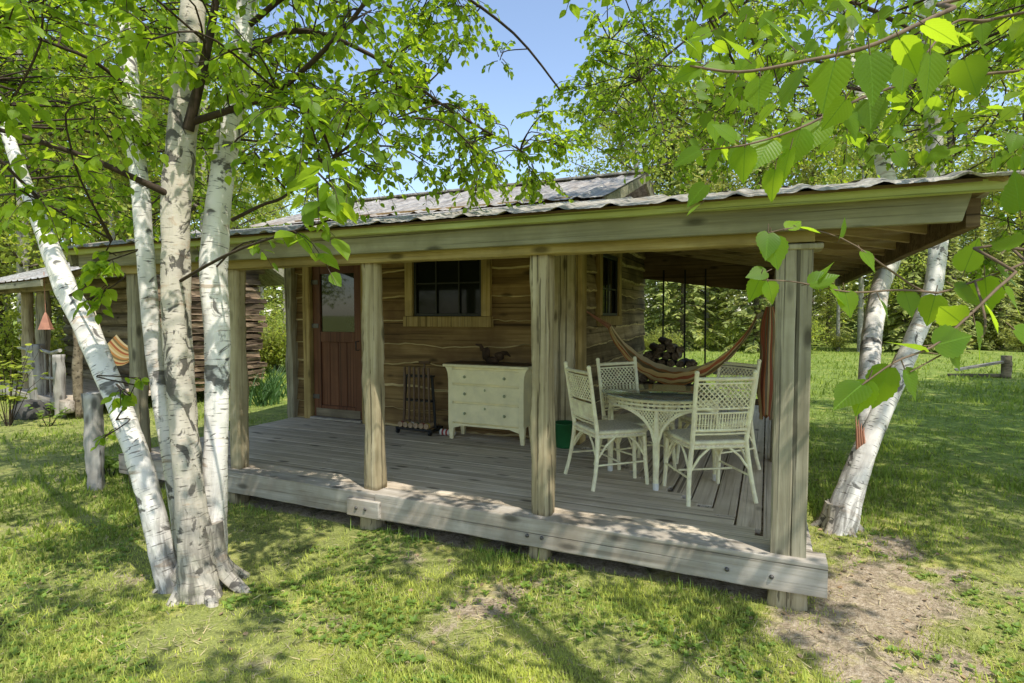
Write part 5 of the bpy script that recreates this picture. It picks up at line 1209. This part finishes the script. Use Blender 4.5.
def forest():
    rg = random.Random(21)
    con = [conifer(1, 12, 2.6), conifer(2, 9, 2.2), conifer(3, 15, 2.9)]
    brd = [broadleaf(4, 13, 3.2, 'leaf_far', 'bark_pale'), broadleaf(5, 11, 2.8, 'leaf_far2', 'bark'), broadleaf(6, 15, 3.4, 'leaf_far', 'bark', 10000), broadleaf(7, 10, 2.4, 'leaf_far2', 'bark_pale', 7000)]
    shr = [shrub(8, 1.6, 'leaf_far2'), shrub(9, 2.2, 'leaf_far')]
    used = set()
    LAB = {'c': ('spruce tree with drooping boughs in the woods beyond the lawn', 'tree', 'spruce trees in the woods'), 'b': ('leafy spring green tree in the woods beyond the lawn', 'tree', 'leafy trees in the woods'), 's': ('low bright shrub at the edge of the woods', 'shrub', 'shrubs along the woodland edge')}
    def put(kind, i, px, d, s=1.0):
        src = {'c': con, 'b': brd, 's': shr}[kind][i]
        o = src if (kind, i) not in used else copy_tree(src); used.add((kind, i))
        o.location = pos(px, d); o.rotation_euler = (0, 0, rg.uniform(0, 6.28)); s *= rg.uniform(.88, 1.12); o.scale = (s, s, s*rg.uniform(.95, 1.08)); l, c, g_ = LAB[kind]; tag(o, l, c, g_)
    # right: beyond the lawn, first row then deeper rows
    for px in range(630, 1100, 24): (lambda k: put(k, rg.randint(0, 2) if k == 'c' else rg.choice((0, 3)), px+rg.uniform(-12, 12), rg.uniform(26.5, 32), rg.uniform(.45, .9)))(rg.choice('ccbb'))
    for px in range(625, 1120, 36): put(rg.choice('bbc'), rg.randint(0, 2), px+rg.uniform(-14, 14), rg.uniform(33, 38), 1.25)
    for px in range(625, 1120, 42): put(rg.choice('bbc'), rg.randint(0, 2), px+rg.uniform(-14, 14), rg.uniform(40, 48), 1.5)
    for px in range(620, 1080, 30): put('s', rg.randint(0, 1), px+rg.uniform(-16, 16), rg.uniform(25.5, 28.5), rg.uniform(.35, .8))
    # left, behind the neighbouring cabin and in the gap beside the house
    for px, d in ((-70, 17), (-20, 20), (25, 16), (70, 19), (115, 17), (150, 22), (190, 20), (235, 24), (285, 24), (262, 20), (330, 30), (10, 27), (95, 28), (170, 30), (-100, 25), (40, 21), (130, 21), (205, 17), (215, 25), (180, 26), (60, 26), (-40, 27), (0, 21)): put('b', rg.randint(0, 3), px, d, .95 if px < 230 else .55)
    for px, d in ((50, 24), (135, 26), (215, 27), (275, 29), (310, 27)): put('c', rg.randint(0, 2), px, d, .7)
    for px, d in ((258, 17), (276, 18), (292, 17.5), (240, 16.5), (310, 19), (20, 13), (60, 14), (-10, 12.5)): put('s', rg.randint(0, 1), px, d, .8)
    # low ones behind the roof
    for px in (370, 430, 480, 540, 590): put('b', rg.randint(0, 3), px, rg.uniform(38, 44), .62)
    # shade trees to the right of the picture
    for i, (x, y, s, k) in enumerate(((5.0, 5.0, .66, 0), (6.4, 6.9, .72, 2), (7.6, 9.0, .75, 0), (8.7, 11.2, .8, 2), (9.6, 13.4, .85, 0), (12.5, 16, .9, 2))):
        o = copy_tree(brd[k]); o.location = (x, y, 0); o.scale = (s*1.15, s*1.15, s); tag(o, 'tall shade tree standing out on the lawn right of the picture', 'tree', 'shade trees on the lawn')
    for i, (x, y, s, k) in enumerate(((-20, -9, .9, 0), (-25, -14, 1.1, 1), (-17, -13, 1., 2), (-12, -14, .95, 3), (-15, -9.5, .8, 1), (-22, -4, .9, 2), (-9, -15, 1., 0))):
        o = copy_tree(brd[k]); o.location = (x, y, 0); o.scale = (s, s, s); tag(o, 'leafy tree of the woods behind the viewer, mirrored in the cabin windows', 'tree', 'trees behind the viewer')
    m = MB(); n = 16000                     # the wood further back reads as one mass
    px = RNG.uniform(-150, 1180, n); d = RNG.uniform(50, 64, n); q = np.array([pos(a, b) for a, b in zip(px, d)]); hmax = 7+4*vnoise(px/40, d/8, 1.)
    hmax = np.where((px > 330) & (px < 610), 5.0, hmax)
    q[:, 2] = RNG.random(n)**.8*hmax; m.leaves(q, RNG.normal(0, 1, (n, 3)), RNG.normal(0, .6, (n, 3))+V(0, 0, 1), RNG.uniform(.35, .8, n), L_FAR)
    tag(m.build('distant_wood', M['leaf_far']), 'far off green wood beyond the first trees', 'wood', kind='stuff')
forest()

# ------------------------------------------------------------------ light, sky, camera
SUN = V(.48, -.28, 1.0); SUN /= np.linalg.norm(SUN)
el = math.asin(SUN[2]); rot = math.atan2(SUN[0], SUN[1])
w = bpy.data.worlds.new('World'); sc.world = w; w.use_nodes = True; nt = w.node_tree; nt.nodes.clear()
sky = nt.nodes.new('ShaderNodeTexSky'); sky.sky_type = 'NISHITA'; sky.sun_disc = False; sky.sun_elevation = el; sky.sun_rotation = rot; sky.air_density = 1.0; sky.dust_density = .6; sky.ozone_density = 1.5
bg = nt.nodes.new('ShaderNodeBackground'); bg.inputs[1].default_value = .15; out = nt.nodes.new('ShaderNodeOutputWorld')
hs = nt.nodes.new('ShaderNodeHueSaturation'); hs.inputs['Saturation'].default_value = .93; hs.inputs['Value'].default_value = 1.75; nt.links.new(sky.outputs[0], hs.inputs['Color']); nt.links.new(hs.outputs[0], bg.inputs[0]); nt.links.new(bg.outputs[0], out.inputs[0])
ld = bpy.data.lights.new('sun', 'SUN'); ld.energy = 5.0; ld.angle = math.radians(.53); ld.color = (1, .955, .87)
lo = bpy.data.objects.new('sun', ld); COL.objects.link(lo); lo.rotation_euler = Vector((-SUN[0], -SUN[1], -SUN[2])).to_track_quat('-Z', 'Y').to_euler(); lo.location = (6, -4, 14)

cd = bpy.data.cameras.new('camera'); co = bpy.data.objects.new('camera', cd); COL.objects.link(co); sc.camera = co
cd.sensor_width = 36; cd.lens = F/1024*36; cd.clip_start = .05; cd.clip_end = 2000
co.location = CAM; R3 = Matrix(((rt[0], up[0], -fw[0]), (rt[1], up[1], -fw[1]), (rt[2], up[2], -fw[2]))); co.rotation_euler = R3.to_euler()
for o in bpy.data.objects:
    if '_o' in o: del o['_o']
sc.view_settings.view_transform = 'Standard'; sc.view_settings.look = 'None'; sc.view_settings.exposure = 0; sc.view_settings.gamma = 1
cy = sc.cycles; cy.max_bounces = 10; cy.diffuse_bounces = 6; cy.glossy_bounces = 4; cy.transmission_bounces = 6; cy.transparent_max_bounces = 8
cy.use_denoising = True; cy.sample_clamp_indirect = 6
